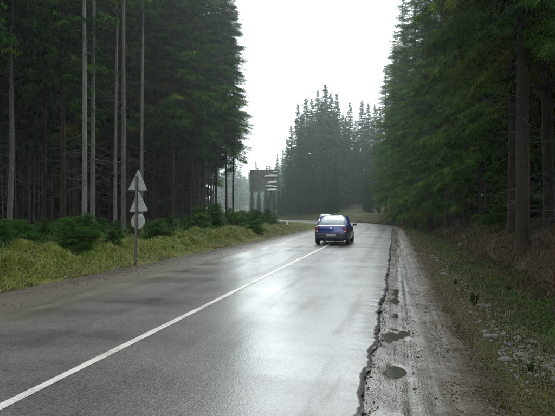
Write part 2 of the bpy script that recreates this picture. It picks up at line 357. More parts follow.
for ps, pt, ls, lt in PUD: Z = Z - (0.034 if ps < 1 else 0.026 if ps < 5 else 0.006) * (1 + 2.2 * fbm(S * 2.6, T * 5.5, 55, 4)) * np.exp(-((S - ps) / ls) ** 2 - ((T - pt - 0.03 * noise(S * 2.5, S * 0, 54)) / lt) ** 2)
struct(strip('right_shoulder', s, T, Z, M['shoulder_r']), label='wet muddy gravel shoulder along the broken asphalt edge')
for k, (ps, pt, ls, lt) in enumerate(PUD):
    sp = np.linspace(ps - ls * 2.0, ps + ls * 2.0, 12); tp = np.linspace(pt - lt * 1.8, pt + lt * 1.6, 5)
    if k == 0: sp = np.linspace(-1.2, 1.63, 12)
    Sx, Tx = np.meshgrid(sp, tp, indexing='ij')
    # neighbouring sheets never overlap: clip to the middle between two puddles
    struct(strip('puddle', sp, Tx, np.full(Tx.shape, WL - 0.0006 * (k % 3)), M['water']), label='shallow puddle beside the broken road edge')

# left shoulder
s = svals(0.10, 30, 0.5, 1.5); tt = np.concatenate([np.linspace(-5.9, -4.7, 10), np.arange(-4.65, -2.8, 0.07)])
S, T = np.meshgrid(s, tt, indexing='ij')
Z = np.interp(-T, [2.8, 3.1, 3.5, 4.2, 4.8, 5.9], [-.085, -.062, -.05, -.035, -.05, -.45]) + 0.022 * fbm(S * 0.8, T * 1.5, 61, 4) + 0.006 * noise(S * 7, T * 9, 62) + 0.008 * noise(S * 0.2, T * 9, 63)
struct(strip('left_shoulder', s, T, Z, M['shoulder_l']), label='grey gravel shoulder below the mossy bank')

def lerp(a, b, f): return np.asarray(a) * (1 - f[..., None]) + np.asarray(b) * f[..., None]
GREEN, MOSS, STRAW, BROWN, NEEDLE, DIRT = (.026, .044, .008), (.052, .068, .008), (.088, .076, .020), (.036, .025, .016), (.018, .015, .009), (.020, .016, .011)
def left_col(S, T):
    n1 = fbm(S * 0.6, T * 0.8, 71, 4) + 0.5; n2 = fbm(S * 2.2, T * 2.2, 72, 3) + 0.5
    c = lerp(MOSS, STRAW, np.clip(n1 * 1.3 - 0.35, 0, 1) * 0.6); c = c * (1 - 0.5 * np.clip(n2[..., None] - 0.4, 0, 1))
    c = lerp(c, STRAW, (1 - sstep(4.9, 5.4, -T)) * 0.5)
    c = lerp(c, GREEN, sstep(7.5, 9.5, -T) * 0.8); return lerp(c, NEEDLE, sstep(11.5, 14.0, -T))
def right_col(S, T):
    n1 = fbm(S * 0.5, T * 0.7, 73, 4); n2 = fbm(S * 1.7, T * 1.7, 74, 3) + 0.5
    c = lerp((.040, .034, .014), GREEN, np.clip(sstep(4.2, 5.6, T) + n1, 0, 1)); c = lerp(c, (.055, .045, .017), np.clip(n2 - 0.35, 0, 1))
    c = lerp(c, BROWN, sstep(5.9, 6.8, T + 0.9 * n1) * (1 - sstep(48, 66, S))); c = lerp(c, (.024, .025, .009), sstep(48, 66, S) * 0.8); return lerp(c, NEEDLE, sstep(10.5, 15, T))
for nm, sg, fn, lab in (('left_bank', -1, left_col, 'mossy grass bank between left shoulder and forest'), ('right_verge', 1, right_col, 'grass verge, ditch and brown bank right of the road')):
    s = svals(0.12, 30, 0.4, 1.5)
    ta = np.concatenate([np.arange(3.7 if sg > 0 else 4.3, 10, 0.12), np.linspace(10.2, 17, 22)]); tt = sg * ta
    S, T = np.meshgrid(s, tt, indexing='ij'); Z = prof(S, T)
    lip = np.where(ta < (4.25 if sg > 0 else 5.0), 1, 0)[None] * -0.02
    Z = Z + lip
    P = path(S, T); Z = Z + 2.0 * np.exp(-(((P[..., 0] - MOUND[0]) / 14) ** 2 + ((P[..., 1] - MOUND[1]) / 14) ** 2)) * sstep(5, 16, T)
    struct(strip(nm, s, T, Z, M['soil'], col=fn(S, T)), label=lab)
def axis(lo, hi, c):
    a = np.concatenate([np.arange(lo, c - 90, 40), np.arange(c - 90, c + 90, 2.5), np.arange(c + 90, hi + 1, 40)]); return a
gx = axis(-900, 900, 0); gy = axis(-900, 900, 70); X, Y = np.meshgrid(gx, gy, indexing='ij')
sg_, tg_ = inv(X, Y); Zg = land(X, Y) - 0.05
on = (np.abs(tg_) < 16.6) & (sg_ > -14) & (sg_ < S_END - 4)
Zg = np.where(np.abs(tg_) < 16.0, np.where(on, Zg - 1.0, 0.0 * Zg + 0.2), Zg)
n, k = X.shape; i = np.arange(n - 1)[:, None] * k; j = np.arange(k - 1)[None]
cg = lerp(np.broadcast_to(NEEDLE, (*X.shape, 3)), GREEN, np.clip(fbm(X * 0.15, Y * 0.15, 75, 3) + 0.3, 0, 1))
cg = lerp(cg, DIRT, np.exp(-(((X - MOUND[0]) / 9) ** 2 + ((Y - MOUND[1]) / 16) ** 2)))
struct(link('ground', mesh_np('ground', np.stack([X, Y, Zg], -1).reshape(-1, 3), quads=np.stack([i + j, i + j + k * 0 + 1, i + k + j + 1, i + k + j], -1).reshape(-1, 4), mat=M['soil'], smooth=True, col=cg.reshape(-1, 3))), label='dark needle covered forest floor')

# ------------------------------------------------------------------ grass, undergrowth, pebbles (stuff)
def blades(name, S, T, h, wd, lean, col, rng, zoff=0.0, cvar=0.25):
    n = len(S); P = path(S, T); z = prof(S, T) + zoff - 0.02
    th = rng.uniform(0, 2 * np.pi, n); d = np.stack([np.cos(th), np.sin(th)], 1); pr = np.stack([-d[:, 1], d[:, 0]], 1)
    ln = lean * rng.uniform(0.3, 1.3, n); h = h * rng.uniform(0.5, 1.4, n)
    R = np.concatenate([P, z[:, None]], 1); V = np.zeros((n, 5, 3))
    pw = np.concatenate([pr * wd[:, None], np.zeros((n, 1))], 1)
    mid = R + np.concatenate([d * (ln * h * 0.4)[:, None], (h * 0.62)[:, None]], 1)
    tipz = h * np.clip(1.0 - 0.55 * ln, -0.1, 1)
    tip = R + np.concatenate([d * (ln * h)[:, None], tipz[:, None]], 1)
    V[:, 0] = R - pw; V[:, 1] = R + pw; V[:, 2] = mid + pw * 0.8; V[:, 3] = mid - pw * 0.8; V[:, 4] = tip
    b = np.arange(n)[:, None] * 5
    c = col * (1 + cvar * rng.uniform(-1, 1, (n, 1))); c = np.repeat(c[:, None], 5, 1).reshape(-1, 3)
    me = mesh_np(name, V.reshape(-1, 3), quads=b + np.array([0, 1, 2, 3]), tris=b + np.array([3, 2, 4]), mat=M['blade'], col=c)
    return struct(link(name, me), 'stuff')
def srand(n, a, bnd, rng, p=2.2):
    """positions along the road, denser near the camera"""
    return a + (bnd - a) * rng.uniform(0, 1, n) ** p
rg = np.random.default_rng(5)
# left bank: matted yellow-green grass
n = 130000; S = srand(n, -1, 100, rg, 1.8); T = -(4.85 + 5.0 * rg.uniform(0, 1, n) ** 1.3)
keep = (-T > 5.0 + 0.7 * fbm(S * 1.2, S * 0, 92, 3)); S, T = S[keep], T[keep]
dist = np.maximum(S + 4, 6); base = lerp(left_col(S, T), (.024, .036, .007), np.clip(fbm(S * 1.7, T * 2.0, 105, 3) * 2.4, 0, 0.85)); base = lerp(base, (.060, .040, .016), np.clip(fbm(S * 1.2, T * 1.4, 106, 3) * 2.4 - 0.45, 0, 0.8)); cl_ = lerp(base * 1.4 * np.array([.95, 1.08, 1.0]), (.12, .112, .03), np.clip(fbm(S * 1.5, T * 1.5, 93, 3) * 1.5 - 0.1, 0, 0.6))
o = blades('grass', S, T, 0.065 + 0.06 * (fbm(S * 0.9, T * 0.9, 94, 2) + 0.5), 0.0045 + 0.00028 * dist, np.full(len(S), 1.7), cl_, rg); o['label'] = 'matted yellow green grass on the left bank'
# right verge: short green grass, thin on the gravel side
n = 190000; S = srand(n, -1, 90, rg, 2.7); T = 4.0 + 2.6 * rg.uniform(0, 1, n) ** 0.9
edge = 4.05 + 0.5 * fbm(S * 0.6, S * 0, 95, 4) + 0.4 * rg.uniform(0, 1, n) ** 2
keep = (T > edge) & (fbm(S * 1.2, T * 1.7, 96, 3) > -0.45); S, T = S[keep], T[keep]; dist = np.maximum(S + 4, 5)
cl_ = lerp(right_col(S, T) * 1.25, (.085, .066, .024), np.clip(fbm(S * 1.3, T * 1.6, 97, 3) * 1.6, 0, 0.7)); cl_ = lerp(cl_, (.034, .062, .008), np.clip(sstep(5.1, 6.0, T) * (1 - sstep(6.2, 6.7, T)) * (0.6 + fbm(S, T, 98, 2)), 0, 1))
o = blades('grass', S, T, 0.045 + 0.07 * sstep(4.4, 6, T), 0.0035 + 0.00026 * dist, np.full(len(S), 0.95), cl_, rg); o['label'] = 'short green grass on the verge by the ditch'
# right bank: dead brown grass hanging down
n = 90000; S = srand(n, 0, 80, rg, 1.8); T = 6.1 + 5.6 * rg.uniform(0, 1, n) ** 1.3
keep = fbm(S * 0.9, T * 1.1, 99, 3) > -0.15; S, T = S[keep], T[keep]; dist = np.maximum(S + 4, 8)
cl_ = lerp(np.broadcast_to((.060, .042, .025), (len(S), 3)), (.045, .055, .010), np.clip(fbm(S * 0.5, T * 0.6, 100, 3) * 2.2 - 0.15, 0, 0.9))
o = blades('grass', S, T, np.full(len(S), 0.17), 0.004 + 0.00026 * dist, np.full(len(S), 1.5), cl_, rg); o['label'] = 'dead brown grass hanging on the right bank'
# long bent stalks and dead straw in both verges
for sgn, t0, t1, lab in ((-1, 5.1, 9.0, 'long bent straw stalks on the left bank'), (1, 4.4, 8.5, 'long bent straw stalks on the right verge')):
    n = 5200; S = srand(n, -1, 60, rg, 1.9); T = sgn * (t0 + (t1 - t0) * rg.uniform(0, 1, n)); keep = fbm(S * 0.8, T * 0.8, 104, 2) > -0.05; S, T = S[keep], T[keep]
    dist = np.maximum(S + 4, 5); cl_ = lerp(np.broadcast_to((.13, .105, .045), (len(S), 3)), (.06, .085, .016), rg.uniform(0, 1, len(S)) ** 1.5)
    o = blades('grass', S, T, np.full(len(S), 0.24), 0.0028 + 0.00016 * dist, np.full(len(S), 1.0), cl_, rg); o['label'] = lab
# left undergrowth
n = 60000; S = srand(n, 2, 70, rg, 1.5); T = -(8.3 + 7.5 * rg.uniform(0, 1, n) ** 1.1)
keep = fbm(S * 0.5, T * 0.5, 101, 3) > -0.3; S, T = S[keep], T[keep]; dist = np.maximum(S + 6, 12)
cl_ = lerp(np.broadcast_to((.018, .040, .007), (len(S), 3)), (.034, .060, .010), np.clip(fbm(S * 0.9, T * 0.9, 102, 3) + 0.4, 0, 1))
o = blades('undergrowth', S, T, 0.28 + 0.15 * (fbm(S * 0.7, T * 0.7, 103, 2)), 0.007 + 0.0005 * dist, np.full(len(S), 0.9), cl_, rg); o['label'] = 'low green undergrowth at the foot of the left forest'

def rock_mesh(seed, name='rock'):
    bm = bmesh.new(); bmesh.ops.create_icosphere(bm, subdivisions=2, radius=1.0); r = np.random.default_rng(seed)
    pl = r.normal(size=(9, 3)); pl /= np.linalg.norm(pl, axis=1)[:, None]; dd = r.uniform(0.55, 0.9, 9)
    for v in bm.verts:
        p = np.array(v.co)
        for q, e in zip(pl, dd):
            x = p @ q
            if x > e: p = p - q * (x - e)
        v.co = p * np.array([1, 0.8, 0.55])
    me = bpy.data.meshes.new(name); bm.to_mesh(me); bm.free(); me.materials.append(M['stone']); return me
M['stone'] = plain('wet_stone', (0.088, 0.085, 0.077), 0.75, var=0.6, scale=5, bump=0.3, **{'Specular IOR Level': .15})
ROCKS = [rock_mesh(i) for i in range(6)]
def scatter_pebbles(name, S, T, Zf, size, col, rg):
    n = len(S); P = path(S, T); z = Zf(S, T)
    base = np.array([[1, 0, 0], [-1, 0, 0], [0, 1, 0], [0, -1, 0], [0, 0, .7], [0, 0, -.7]], float)
    J = base[None] * size[:, None, None] * rg.uniform(0.6, 1.3, (n, 6, 1)); a = rg.uniform(0, 6.28, n)
    x = J[..., 0] * np.cos(a)[:, None] - J[..., 1] * np.sin(a)[:, None]; y = J[..., 0] * np.sin(a)[:, None] + J[..., 1] * np.cos(a)[:, None]
    V = np.stack([x + P[:, :1], y + P[:, 1:], J[..., 2] + z[:, None]], -1)
    F = np.array([[0, 2, 4], [2, 1, 4], [1, 3, 4], [3, 0, 4], [2, 0, 5], [1, 2, 5], [3, 1, 5], [0, 3, 5]])
    c = np.repeat((col * rg.uniform(0.5, 1.5, (n, 1)))[:, None], 6, 1).reshape(-1, 3)
    me = mesh_np(name, V.reshape(-1, 3), tris=(np.arange(n)[:, None, None] * 6 + F[None]).reshape(-1, 3), mat=M['pebble'], col=c)
    return struct(link(name, me), 'stuff')
M['pebble'] = col_mat('pebble', rough=0.55, spec=0.25, nscale=60, var=0.3)
zr = lambda S, T: np.interp(T, [2.7, 3.1, 3.3, 3.6, 4.0, 4.3, 5.3], [-.115, -.112, -.110, -.092, -.068, -.075, -.2])
n = 9000; S = srand(n, 0, 30, rg, 2.4); T = np.clip(rg.normal(4.0, 0.32, n), 3.45, 4.75)
scatter_pebbles('gravel', S, T, lambda S, T: np.maximum(zr(S, T), prof(S, T) - 0.005), rg.uniform(0.004, 0.013, n) * (1 + 1.2 * (rg.uniform(0, 1, n) > 0.96)), np.broadcast_to((.070, .056, .040), (n, 3)), rg)['label'] = 'loose gravel on the right shoulder'
n = 4500; S = srand(n, 3, 40, rg, 1.8); T = -np.clip(rg.normal(4.6, 0.45, n), 3.3, 5.4)
scatter_pebbles('gravel', S, T, lambda S, T: np.interp(-T, [2.8, 3.1, 3.5, 4.2, 4.8, 5.9], [-.085, -.062, -.05, -.035, -.045, 0.1]), rg.uniform(0.006, 0.02, n), np.broadcast_to((.075, .067, .055), (n, 3)), rg)['label'] = 'loose gravel on the left shoulder'
# crumbled asphalt chips along the broken edge
n = 650; S = srand(n, 0, 24, rg, 1.3); T = np.interp(S, s_er, er) + np.abs(rg.normal(0.03, 0.06, n))
scatter_pebbles('asphalt_crumbs', S, T, lambda S, T: zr(S, T) + 0.006, rg.uniform(0.005, 0.017, n), np.broadcast_to((.045, .044, .042), (n, 3)), rg)['label'] = 'crumbled asphalt chips along the broken road edge'
# small stones among the rocks of the right verge
n = 1500; cs = rg.choice([3.1, 2.4, 4.3, 6.3, 9, 12, 15, 19], n, p=[.3, .15, .15, .1, .1, .08, .07, .05]); S = cs + rg.normal(0, 0.5, n) * (1 + cs / 12); T = np.clip(5.0 + rg.normal(0, 0.28, n), 4.5, 6.2)
scatter_pebbles('rubble', S, T, prof, rg.uniform(0.012, 0.045, n), np.broadcast_to((.068, .064, .055), (n, 3)), rg)['label'] = 'broken grey rubble in the verge grass'
# rocks one by one
def put_rock(s_, t_, size, label, group):
    p = path(np.array([s_]), np.array([t_]))[0]; z = float(prof(np.array([s_]), np.array([t_]))[0])
    o = link('rock', ROCKS[int(rg.integers(6))], None, (p[0], p[1], z - size * 0.18), (rg.uniform(-.3, .3), rg.uniform(-.3, .3), rg.uniform(0, 6.3)), (size, size, size))
    tag(o, label, 'rock', group)
for cs, ct, k, sp, sz, lab, grp in ((3.0, 5.05, 26, 0.42, 0.085, 'grey angular stone in the big heap nearest the camera on right verge', 'rocks of the near heap'),
        (4.4, 4.78, 12, 0.34, 0.08, 'pale stone in the small heap just beyond the near heap', 'rocks of the small heap'),
        (7.3, 4.75, 12, 0.55, 0.085, 'pale stone in the row past the dark weed tuft', 'rocks past the weed tuft'),
        (11.5, 4.8, 12, 1.1, 0.09, 'whitish stone strung along the far ditch edge', 'rocks along the ditch edge'),
        (17.0, 4.9, 12, 1.8, 0.11, 'distant pale stone by the ditch before the bend', 'distant ditch rocks')):
    for i in range(k): put_rock(cs + rg.normal(0, sp), min(max(ct + rg.normal(0, 0.2), 4.5), 5.7), sz * rg.uniform(0.55, 1.35), lab, grp)
for s_, t_, z_, lab in ((6.9, -5.02, 0.13, 'flat grey stone at the left shoulder edge, nearest the camera'), (8.3, -4.95, 0.09, 'small grey stone second from the camera at left shoulder edge'), (10.9, -4.9, 0.10, 'small stone on the left shoulder just before the sign post')):
    put_rock(s_, t_, z_, lab, None)

# ------------------------------------------------------------------ trees
def bark_mat(name, c1, c2):
    m, t, b = new_mat(name); tc = N(t, 'ShaderNodeTexCoord'); oi = N(t, 'ShaderNodeObjectInfo')
    mp = N(t, 'ShaderNodeMapping'); mp.inputs['Scale'].default_value = (1, 1, 0.28); L(t, tc.outputs['Object'], mp.inputs['Vector'])
    n1 = N(t, 'ShaderNodeTexVoronoi', Scale=22.0); L(t, mp.outputs[0], n1.inputs['Vector'])
    n2 = N(t, 'ShaderNodeTexNoise', Scale=8.0, Detail=8.0, Roughness=0.75); L(t, mp.outputs[0], n2.inputs['Vector'])
    r = N(t, 'ShaderNodeValToRGB'); L(t, n2.outputs[0], r.inputs[0]); r.color_ramp.elements[0].position = 0.3; r.color_ramp.elements[1].position = 0.7
    r.color_ramp.elements[0].color = (*c1, 1); r.color_ramp.elements[1].color = (*c2, 1)
    mr = N(t, 'ShaderNodeMapRange'); mr.inputs['To Min'].default_value = 0.7; mr.inputs['To Max'].default_value = 1.3; L(t, oi.outputs['Random'], mr.inputs['Value'])
    v = N(t, 'ShaderNodeVectorMath', operation='SCALE'); L(t, r.outputs[0], v.inputs[0]); L(t, mr.outputs[0], v.inputs['Scale']); n3 = N(t, 'ShaderNodeTexNoise', Scale=1.6, Detail=6.0, Roughness=0.65); L(t, tc.outputs['Object'], n3.inputs['Vector'])
    lf = N(t, 'ShaderNodeMapRange'); lf.inputs['From Min'].default_value = 0.55; lf.inputs['From Max'].default_value = 0.68; lf.inputs['To Max'].default_value = 0.55; L(t, n3.outputs[0], lf.inputs['Value'])
    lm = N(t, 'ShaderNodeMix', data_type='RGBA'); L(t, lf.outputs[0], lm.inputs['Factor']); L(t, v.outputs[0], lm.inputs['A']); lm.inputs['B'].default_value = (c2[0] * 1.1, c2[1] * 1.35, c2[2] * 1.1, 1)
    L(t, lm.outputs['Result'], b.inputs['Base Color'])
    b.inputs['Roughness'].default_value = 0.85; b.inputs['Specular IOR Level'].default_value = 0.2
    bp = N(t, 'ShaderNodeBump', Strength=1.0, Distance=0.03); L(t, n1.outputs['Distance'], bp.inputs['Height']); L(t, bp.outputs[0], b.inputs['Normal'])
    return m
M['bark_pale'] = bark_mat('pale_spruce_bark', (.075, .074, .062), (.21, .205, .175))
M['bark'] = bark_mat('spruce_bark', (.017, .0125, .0085), (.044, .033, .022))
M['dead'] = plain('dead_twigs', (.055, .050, .042), 0.8, var=0.3)
def needle_mat(name):
    m = bpy.data.materials.new(name); m.use_nodes = True; t = m.node_tree; t.nodes.clear()
    at_ = N(t, 'ShaderNodeAttribute', attribute_name='Col'); tc = N(t, 'ShaderNodeTexCoord'); oi = N(t, 'ShaderNodeObjectInfo')
    nz = N(t, 'ShaderNodeTexNoise', Scale=0.7, Detail=2.0); L(t, tc.outputs['Object'], nz.inputs['Vector'])
    mp = N(t, 'ShaderNodeMapRange'); mp.inputs['From Min'].default_value = 0.3; mp.inputs['From Max'].default_value = 0.7; mp.inputs['To Min'].default_value = 0.7; mp.inputs['To Max'].default_value = 1.35; L(t, nz.outputs[0], mp.inputs['Value'])
    mr = N(t, 'ShaderNodeMapRange'); mr.inputs['To Min'].default_value = 0.8; mr.inputs['To Max'].default_value = 1.2; L(t, oi.outputs['Random'], mr.inputs['Value'])
    mu = N(t, 'ShaderNodeMath', operation='MULTIPLY'); L(t, mp.outputs[0], mu.inputs[0]); L(t, mr.outputs[0], mu.inputs[1])
    v = N(t, 'ShaderNodeVectorMath', operation='SCALE'); L(t, at_.outputs['Color'], v.inputs[0]); L(t, mu.outputs[0], v.inputs['Scale'])
    df = N(t, 'ShaderNodeBsdfDiffuse'); L(t, v.outputs[0], df.inputs['Color']); out = N(t, 'ShaderNodeOutputMaterial'); L(t, df.outputs[0], out.inputs['Surface'])
    return m
M['needles'] = needle_mat('spruce_needles')

def trunk_mesh(seed, H, r0, mat):
    r = np.random.default_rng(seed); z = np.concatenate([[-0.4, 0, 0.15, 0.4, 1.0], np.linspace(2, H, 14)])
    wob = np.stack([np.interp(z, np.linspace(0, H, 7), r.normal(0, 0.05, 7)), np.interp(z, np.linspace(0, H, 7), r.normal(0, 0.05, 7))], 1)
    rad = r0 * (1 - np.clip(z, 0, H) / H) ** 0.8 + min(0.012, 0.0015 * H) + r0 * 0.45 * np.exp(-np.maximum(z, 0) / 0.22)
    V, Q = tubes([np.column_stack([wob[:, 0], wob[:, 1], z])], [rad], 12)
    return mesh_np('trunk', V, quads=Q, mat=mat, smooth=True)
def dead_mesh(seed, z0, z1, n, lmin, lmax):
    r = np.random.default_rng(seed); P, R = [], []
    for i in range(n):
        z = r.uniform(z0, z1); a = r.uniform(0, 6.283); l = r.uniform(lmin, lmax); u = np.linspace(0, 1, 5)
        dr = r.uniform(-0.35, 0.05); cv = r.uniform(-0.25, 0.3); a2 = a + u * r.normal(0, 0.35)
        pts = np.column_stack([l * u * np.cos(a2), l * u * np.sin(a2), z + l * (dr * u + cv * u * u)]); P.append(pts); R.append(np.linspace(0.016, 0.004, 5))
        for k in range(int(r.integers(1, 4))):
            q = pts[int(r.integers(2, 5))]; b = a + r.choice([-1, 1]) * r.uniform(0.5, 1.2); ll = l * r.uniform(0.15, 0.35)
            P.append(np.array([q, q + ll * np.array([math.cos(b), math.sin(b), r.uniform(-.3, .1)]) * .6, q + ll * np.array([math.cos(b), math.sin(b), r.uniform(-.4, .1)])])); R.append(np.array([.007, .005, .003]))
    V, Q = tubes(P, R, 3); return mesh_np('deadwood', V, quads=Q, mat=M['dead'])
def crown_mesh(seed, H, base, rmax, whorl=0.36, nb=5, tw=0.10, tl=0.42, tw_w=0.045, cols=((.030, .050, .018), (.055, .078, .024)), droop=0.45, lichen=0.0, ragged=0.25, top_pow=0.8, boughs=True, feather=0):
    """spruce crown: whorls of boughs, every bough a spine with many drooping needle sprays"""
    r = np.random.default_rng(seed); V, C, P, R = [], [], [], []; z = base
    while z < H - min(0.25, 0.035 * H):
        f = (z - base) / (H - base)
        Lm = rmax * min(1.0, 0.55 + 2.2 * f) * (1 - f) ** top_pow + 0.12
        for b in range(max(3, int(round(nb * (1 + 0.7 * f) + r.normal(0, 0.7))))):
            Lb = Lm * (1 + r.normal(0, ragged)); Lb = max(Lb, 0.15)
            if r.uniform() < 0.07 * (1 - f): continue
            a = r.uniform(0, 6.283); u0 = np.array([math.cos(a), math.sin(a), 0.0]); side = np.array([-u0[1], u0[0], 0.0])
            sl = 0.30 * f + 0.10 - 0.2 * r.uniform() ; dp = droop * (1.25 - f) * r.uniform(0.7, 1.3); up = 0.30
            zb = z + r.uniform(-whorl, whorl) * 0.8; bend = r.normal(0, 0.12)
            fz = lambda u: Lb * (sl * u - dp * u ** 1.7 + up * dp * u ** 4)
            if boughs:
                uu = np.linspace(0, 1, 5); P.append(u0[None] * (Lb * uu)[:, None] + side[None] * (bend * Lb * uu ** 2)[:, None] + np.column_stack([uu * 0, uu * 0, zb + fz(uu)])); R.append(np.linspace(0.012 + 0.008 * Lb, 0.004, 5))
            nt_ = max(3, int(Lb / tw)); us = np.linspace(0.12, 1.0, nt_); us = np.repeat(us, 2) + r.normal(0, 0.02, nt_ * 2); n = len(us)
            sg = np.tile([1.0, -1.0], nt_); p = u0[None] * (Lb * us)[:, None] + side[None] * (bend * Lb * us ** 2)[:, None]; p[:, 2] = zb + fz(np.clip(us, 0, 1.05))
            ln = tl * (0.55 + 0.65 * np.sin(np.clip(us, 0, 1) * 2.6)) * r.uniform(0.6, 1.35, n) * min(1, 0.46 + Lb * 0.45)
            fw = r.uniform(0.25, 0.8, n); dn = -r.uniform(0.05, 0.75, n) * (1.15 - 0.8 * f) * (0.6 + dp)
            d = u0[None] * fw[:, None] + side[None] * (sg * np.sqrt(np.clip(1 - fw ** 2, 0, 1)))[:, None]; d[:, 2] = dn; d /= np.linalg.norm(d, axis=1)[:, None]
            wv = np.cross(d, np.array([0, 0, 1.0])[None] + r.normal(0, 0.35, (n, 3))); wv /= np.linalg.norm(wv, axis=1)[:, None] + 1e-6; wv *= (tw_w * r.uniform(0.7, 1.4, n))[:, None]
            mid = p + d * (ln * 0.55)[:, None]; tip = p + d * ln[:, None]; tip[:, 2] -= ln * r.uniform(0.0, 0.35, n)
            k = np.clip(r.normal(0.38, 0.40), 0, 1); kk = np.clip(k + r.normal(0, 0.2, n), 0, 1)
            c = np.array(cols[0])[None] * (1 - kk[:, None]) + np.array(cols[1])[None] * kk[:, None]
            if lichen and r.uniform() < lichen: c = c * 0.4 + np.array([.105, .125, .016])[None] * 0.6
            if feather:
                ax = tip - p; wn = wv / (np.linalg.norm(wv, axis=1)[:, None] + 1e-9); q = feather
                V.append(np.stack([p - wv * .16, p + wv * .16, tip], 1)); C.append(np.repeat(c[:, None], 3, 1))
                for m_ in range(q):
                    u_ = (m_ + 0.4) / q * 0.92; sd2 = 1 if m_ % 2 else -1; l2 = ln * (0.50 - 0.30 * u_) * r.uniform(0.7, 1.3, n)
                    b0 = p + ax * u_; dd = ax / (ln[:, None] + 1e-6) * 0.62 + wn * (sd2 * 0.75); dd[:, 2] -= r.uniform(0.0, 0.55, n) * (1.1 - f)
                    t0 = b0 + dd * l2[:, None]; e = ax / (ln[:, None] + 1e-6) * (tw_w * 0.55)
                    V.append(np.stack([b0 - e, b0 + e, t0], 1)); C.append(np.repeat((c * r.uniform(.85, 1.2, (n, 1)))[:, None], 3, 1))
            else:
                V.append(np.stack([p - wv * 0.6, p + wv * 0.6, mid + wv, mid - wv, tip], 1)); C.append(np.repeat(c[:, None], 5, 1))
        z += whorl * r.uniform(0.75, 1.25)
    V = np.concatenate(V); C = np.concatenate(C).reshape(-1, 3); n = len(V); kf = 3 if feather else 5; b = np.arange(n)[:, None] * kf
    V = V.reshape(-1, 3); Q = np.zeros((0, 4), int) if feather else b + np.array([0, 1, 2, 3]); Tr = b + (np.array([0, 1, 2]) if feather else np.array([3, 2, 4]))
    if boughs:
        V2, Q2 = tubes(P, R, 3); Q = np.concatenate([Q, Q2 + len(V)]); V = np.concatenate([V, V2]); C = np.concatenate([C, np.broadcast_to((.05, .042, .035), (len(V2), 3))])
    return mesh_np('crown', V, quads=Q, tris=Tr, mat=M['needles'], col=C)

# kinds of spruce, each a few meshes that many trees share
TALL = [dict(H=H, trunk=trunk_mesh(100 + i, H, r0, M['bark']), pale=trunk_mesh(140 + i, H, r0, M['bark_pale']), crown=crown_mesh(200 + i, H, cb, rm, whorl=0.40, nb=5, tw=0.15, tl=0.58, tw_w=0.055, feather=7, cols=((.013, .046, .012), (.060, .130, .020)), droop=0.40, lichen=0.10, top_pow=0.6), dead=dead_mesh(300 + i, 2.0, cb + 1.5, 60, 0.5, 1.7))
        for i, (H, r0, cb, rm) in enumerate(((28, .125, 9.5, 2.3), (30, .135, 8.0, 2.5), (26, .12, 10.5, 2.1), (29, .12, 7.0, 2.6), (30, .125, 16.5, 2.0)))]
EDGE = [dict(H=H, trunk=trunk_mesh(110 + i, H, r0, M['bark']), crown=crown_mesh(210 + i, H, cb, rm, whorl=0.38, nb=5, tw=(.12 if i == 3 else .14), tl=0.56, tw_w=(.026 if i == 3 else .045), feather=(14 if i == 3 else 8), cols=((.014, .048, .010), (.068, .135, .018)), droop=0.55, lichen=0.22, ragged=0.3, top_pow=0.7), dead=dead_mesh(310 + i, 1.0, cb + 1, 30, 0.5, 1.6))
        for i, (H, r0, cb, rm) in enumerate(((29, .20, 2.2, 3.1), (27, .19, 3.2, 2.9), (31, .21, 1.6, 3.3), (28, .19, 6.5, 3.2)))]
FAR = [dict(H=H, trunk=trunk_mesh(120 + i, H, .22, M['bark']), crown=crown_mesh(220 + i, H, cb, rm, whorl=0.26, nb=7, tw=0.13, tl=0.50, tw_w=0.055, cols=((.018, .042, .018), (.038, .072, .026)), droop=0.6, ragged=0.28, top_pow=0.82, boughs=False), dead=None)
       for i, (H, cb, rm) in enumerate(((28, 1.0, 3.1), (30, 1.5, 3.0), (26, 0.8, 3.3)))]
YOUNG = [dict(H=H, trunk=trunk_mesh(130 + i, H, .03, M['bark']), crown=crown_mesh(230 + i, H, 0.06, rm, whorl=0.085, nb=6, tw=0.042, tl=0.30, tw_w=0.013, feather=6, cols=((.013, .044, .008), (.042, .100, .014)), droop=0.15, ragged=0.22, top_pow=0.68), dead=None)
         for i, (H, rm) in enumerate(((1.5, .75), (1.25, .85), (1.8, .72)))]
TREE_XY = []
def tree(kind, x, y, height, label, group=None, name='spruce_tree', rz=None, zoff=-0.08):
    sc = height / kind['H']; o = empty(name, (x, y, gz(x, y) + zoff), RNG.uniform(0, 6.28) if rz is None else rz, sc)
    tag(o, label, 'tree', group); link('trunk', kind['pale'] if ('pale' in label or 'grey' in label) and 'pale' in kind else kind['trunk'], o); link('crown', kind['crown'], o)
    if kind['dead']: link('deadwood', kind['dead'], o)['kind'] = 'stuff'
    TREE_XY.append((x, y)); return o
def free(x, y, dmin): return all((x - a) ** 2 + (y - b) ** 2 > dmin * dmin for a, b in TREE_XY)

# left forest: the trunks one can tell apart
for px, d, hgt, k, lab in ((10, 27, 27, 0, 'tall spruce with slender grey trunk at the far left edge'),
        (62, 29, 28, 1, 'tall spruce with dark trunk above the bushiest young spruce'),
        (83.5, 28, 30, 4, 'left of the two close pale trunks standing side by side'),
        (93, 29.5, 29, 4, 'right of the two close pale trunks standing side by side'),
        (116, 37, 28, 4, 'thin grey spruce trunk just left of the sign post trunk'),
        (123, 32, 30, 4, 'tall pale spruce trunk directly left of the road sign'),
        (142, 39, 29, 4, 'thin pale spruce trunk directly right of the road sign'),
        (226, 56, 28, 3, 'slim spruce leaning out at the right end of left forest'),
        (233.5, 58, 24, 1, 'last slim spruce of the left forest, nearest the billboard'),
        (215, 54, 28, 1, 'spruce with the broad crown against the sky in left forest'),
        (201, 50, 29, 3, 'thick trunked spruce in the thinning end of left forest')):
    tree(TALL[k], *at(px, d), hgt, lab)
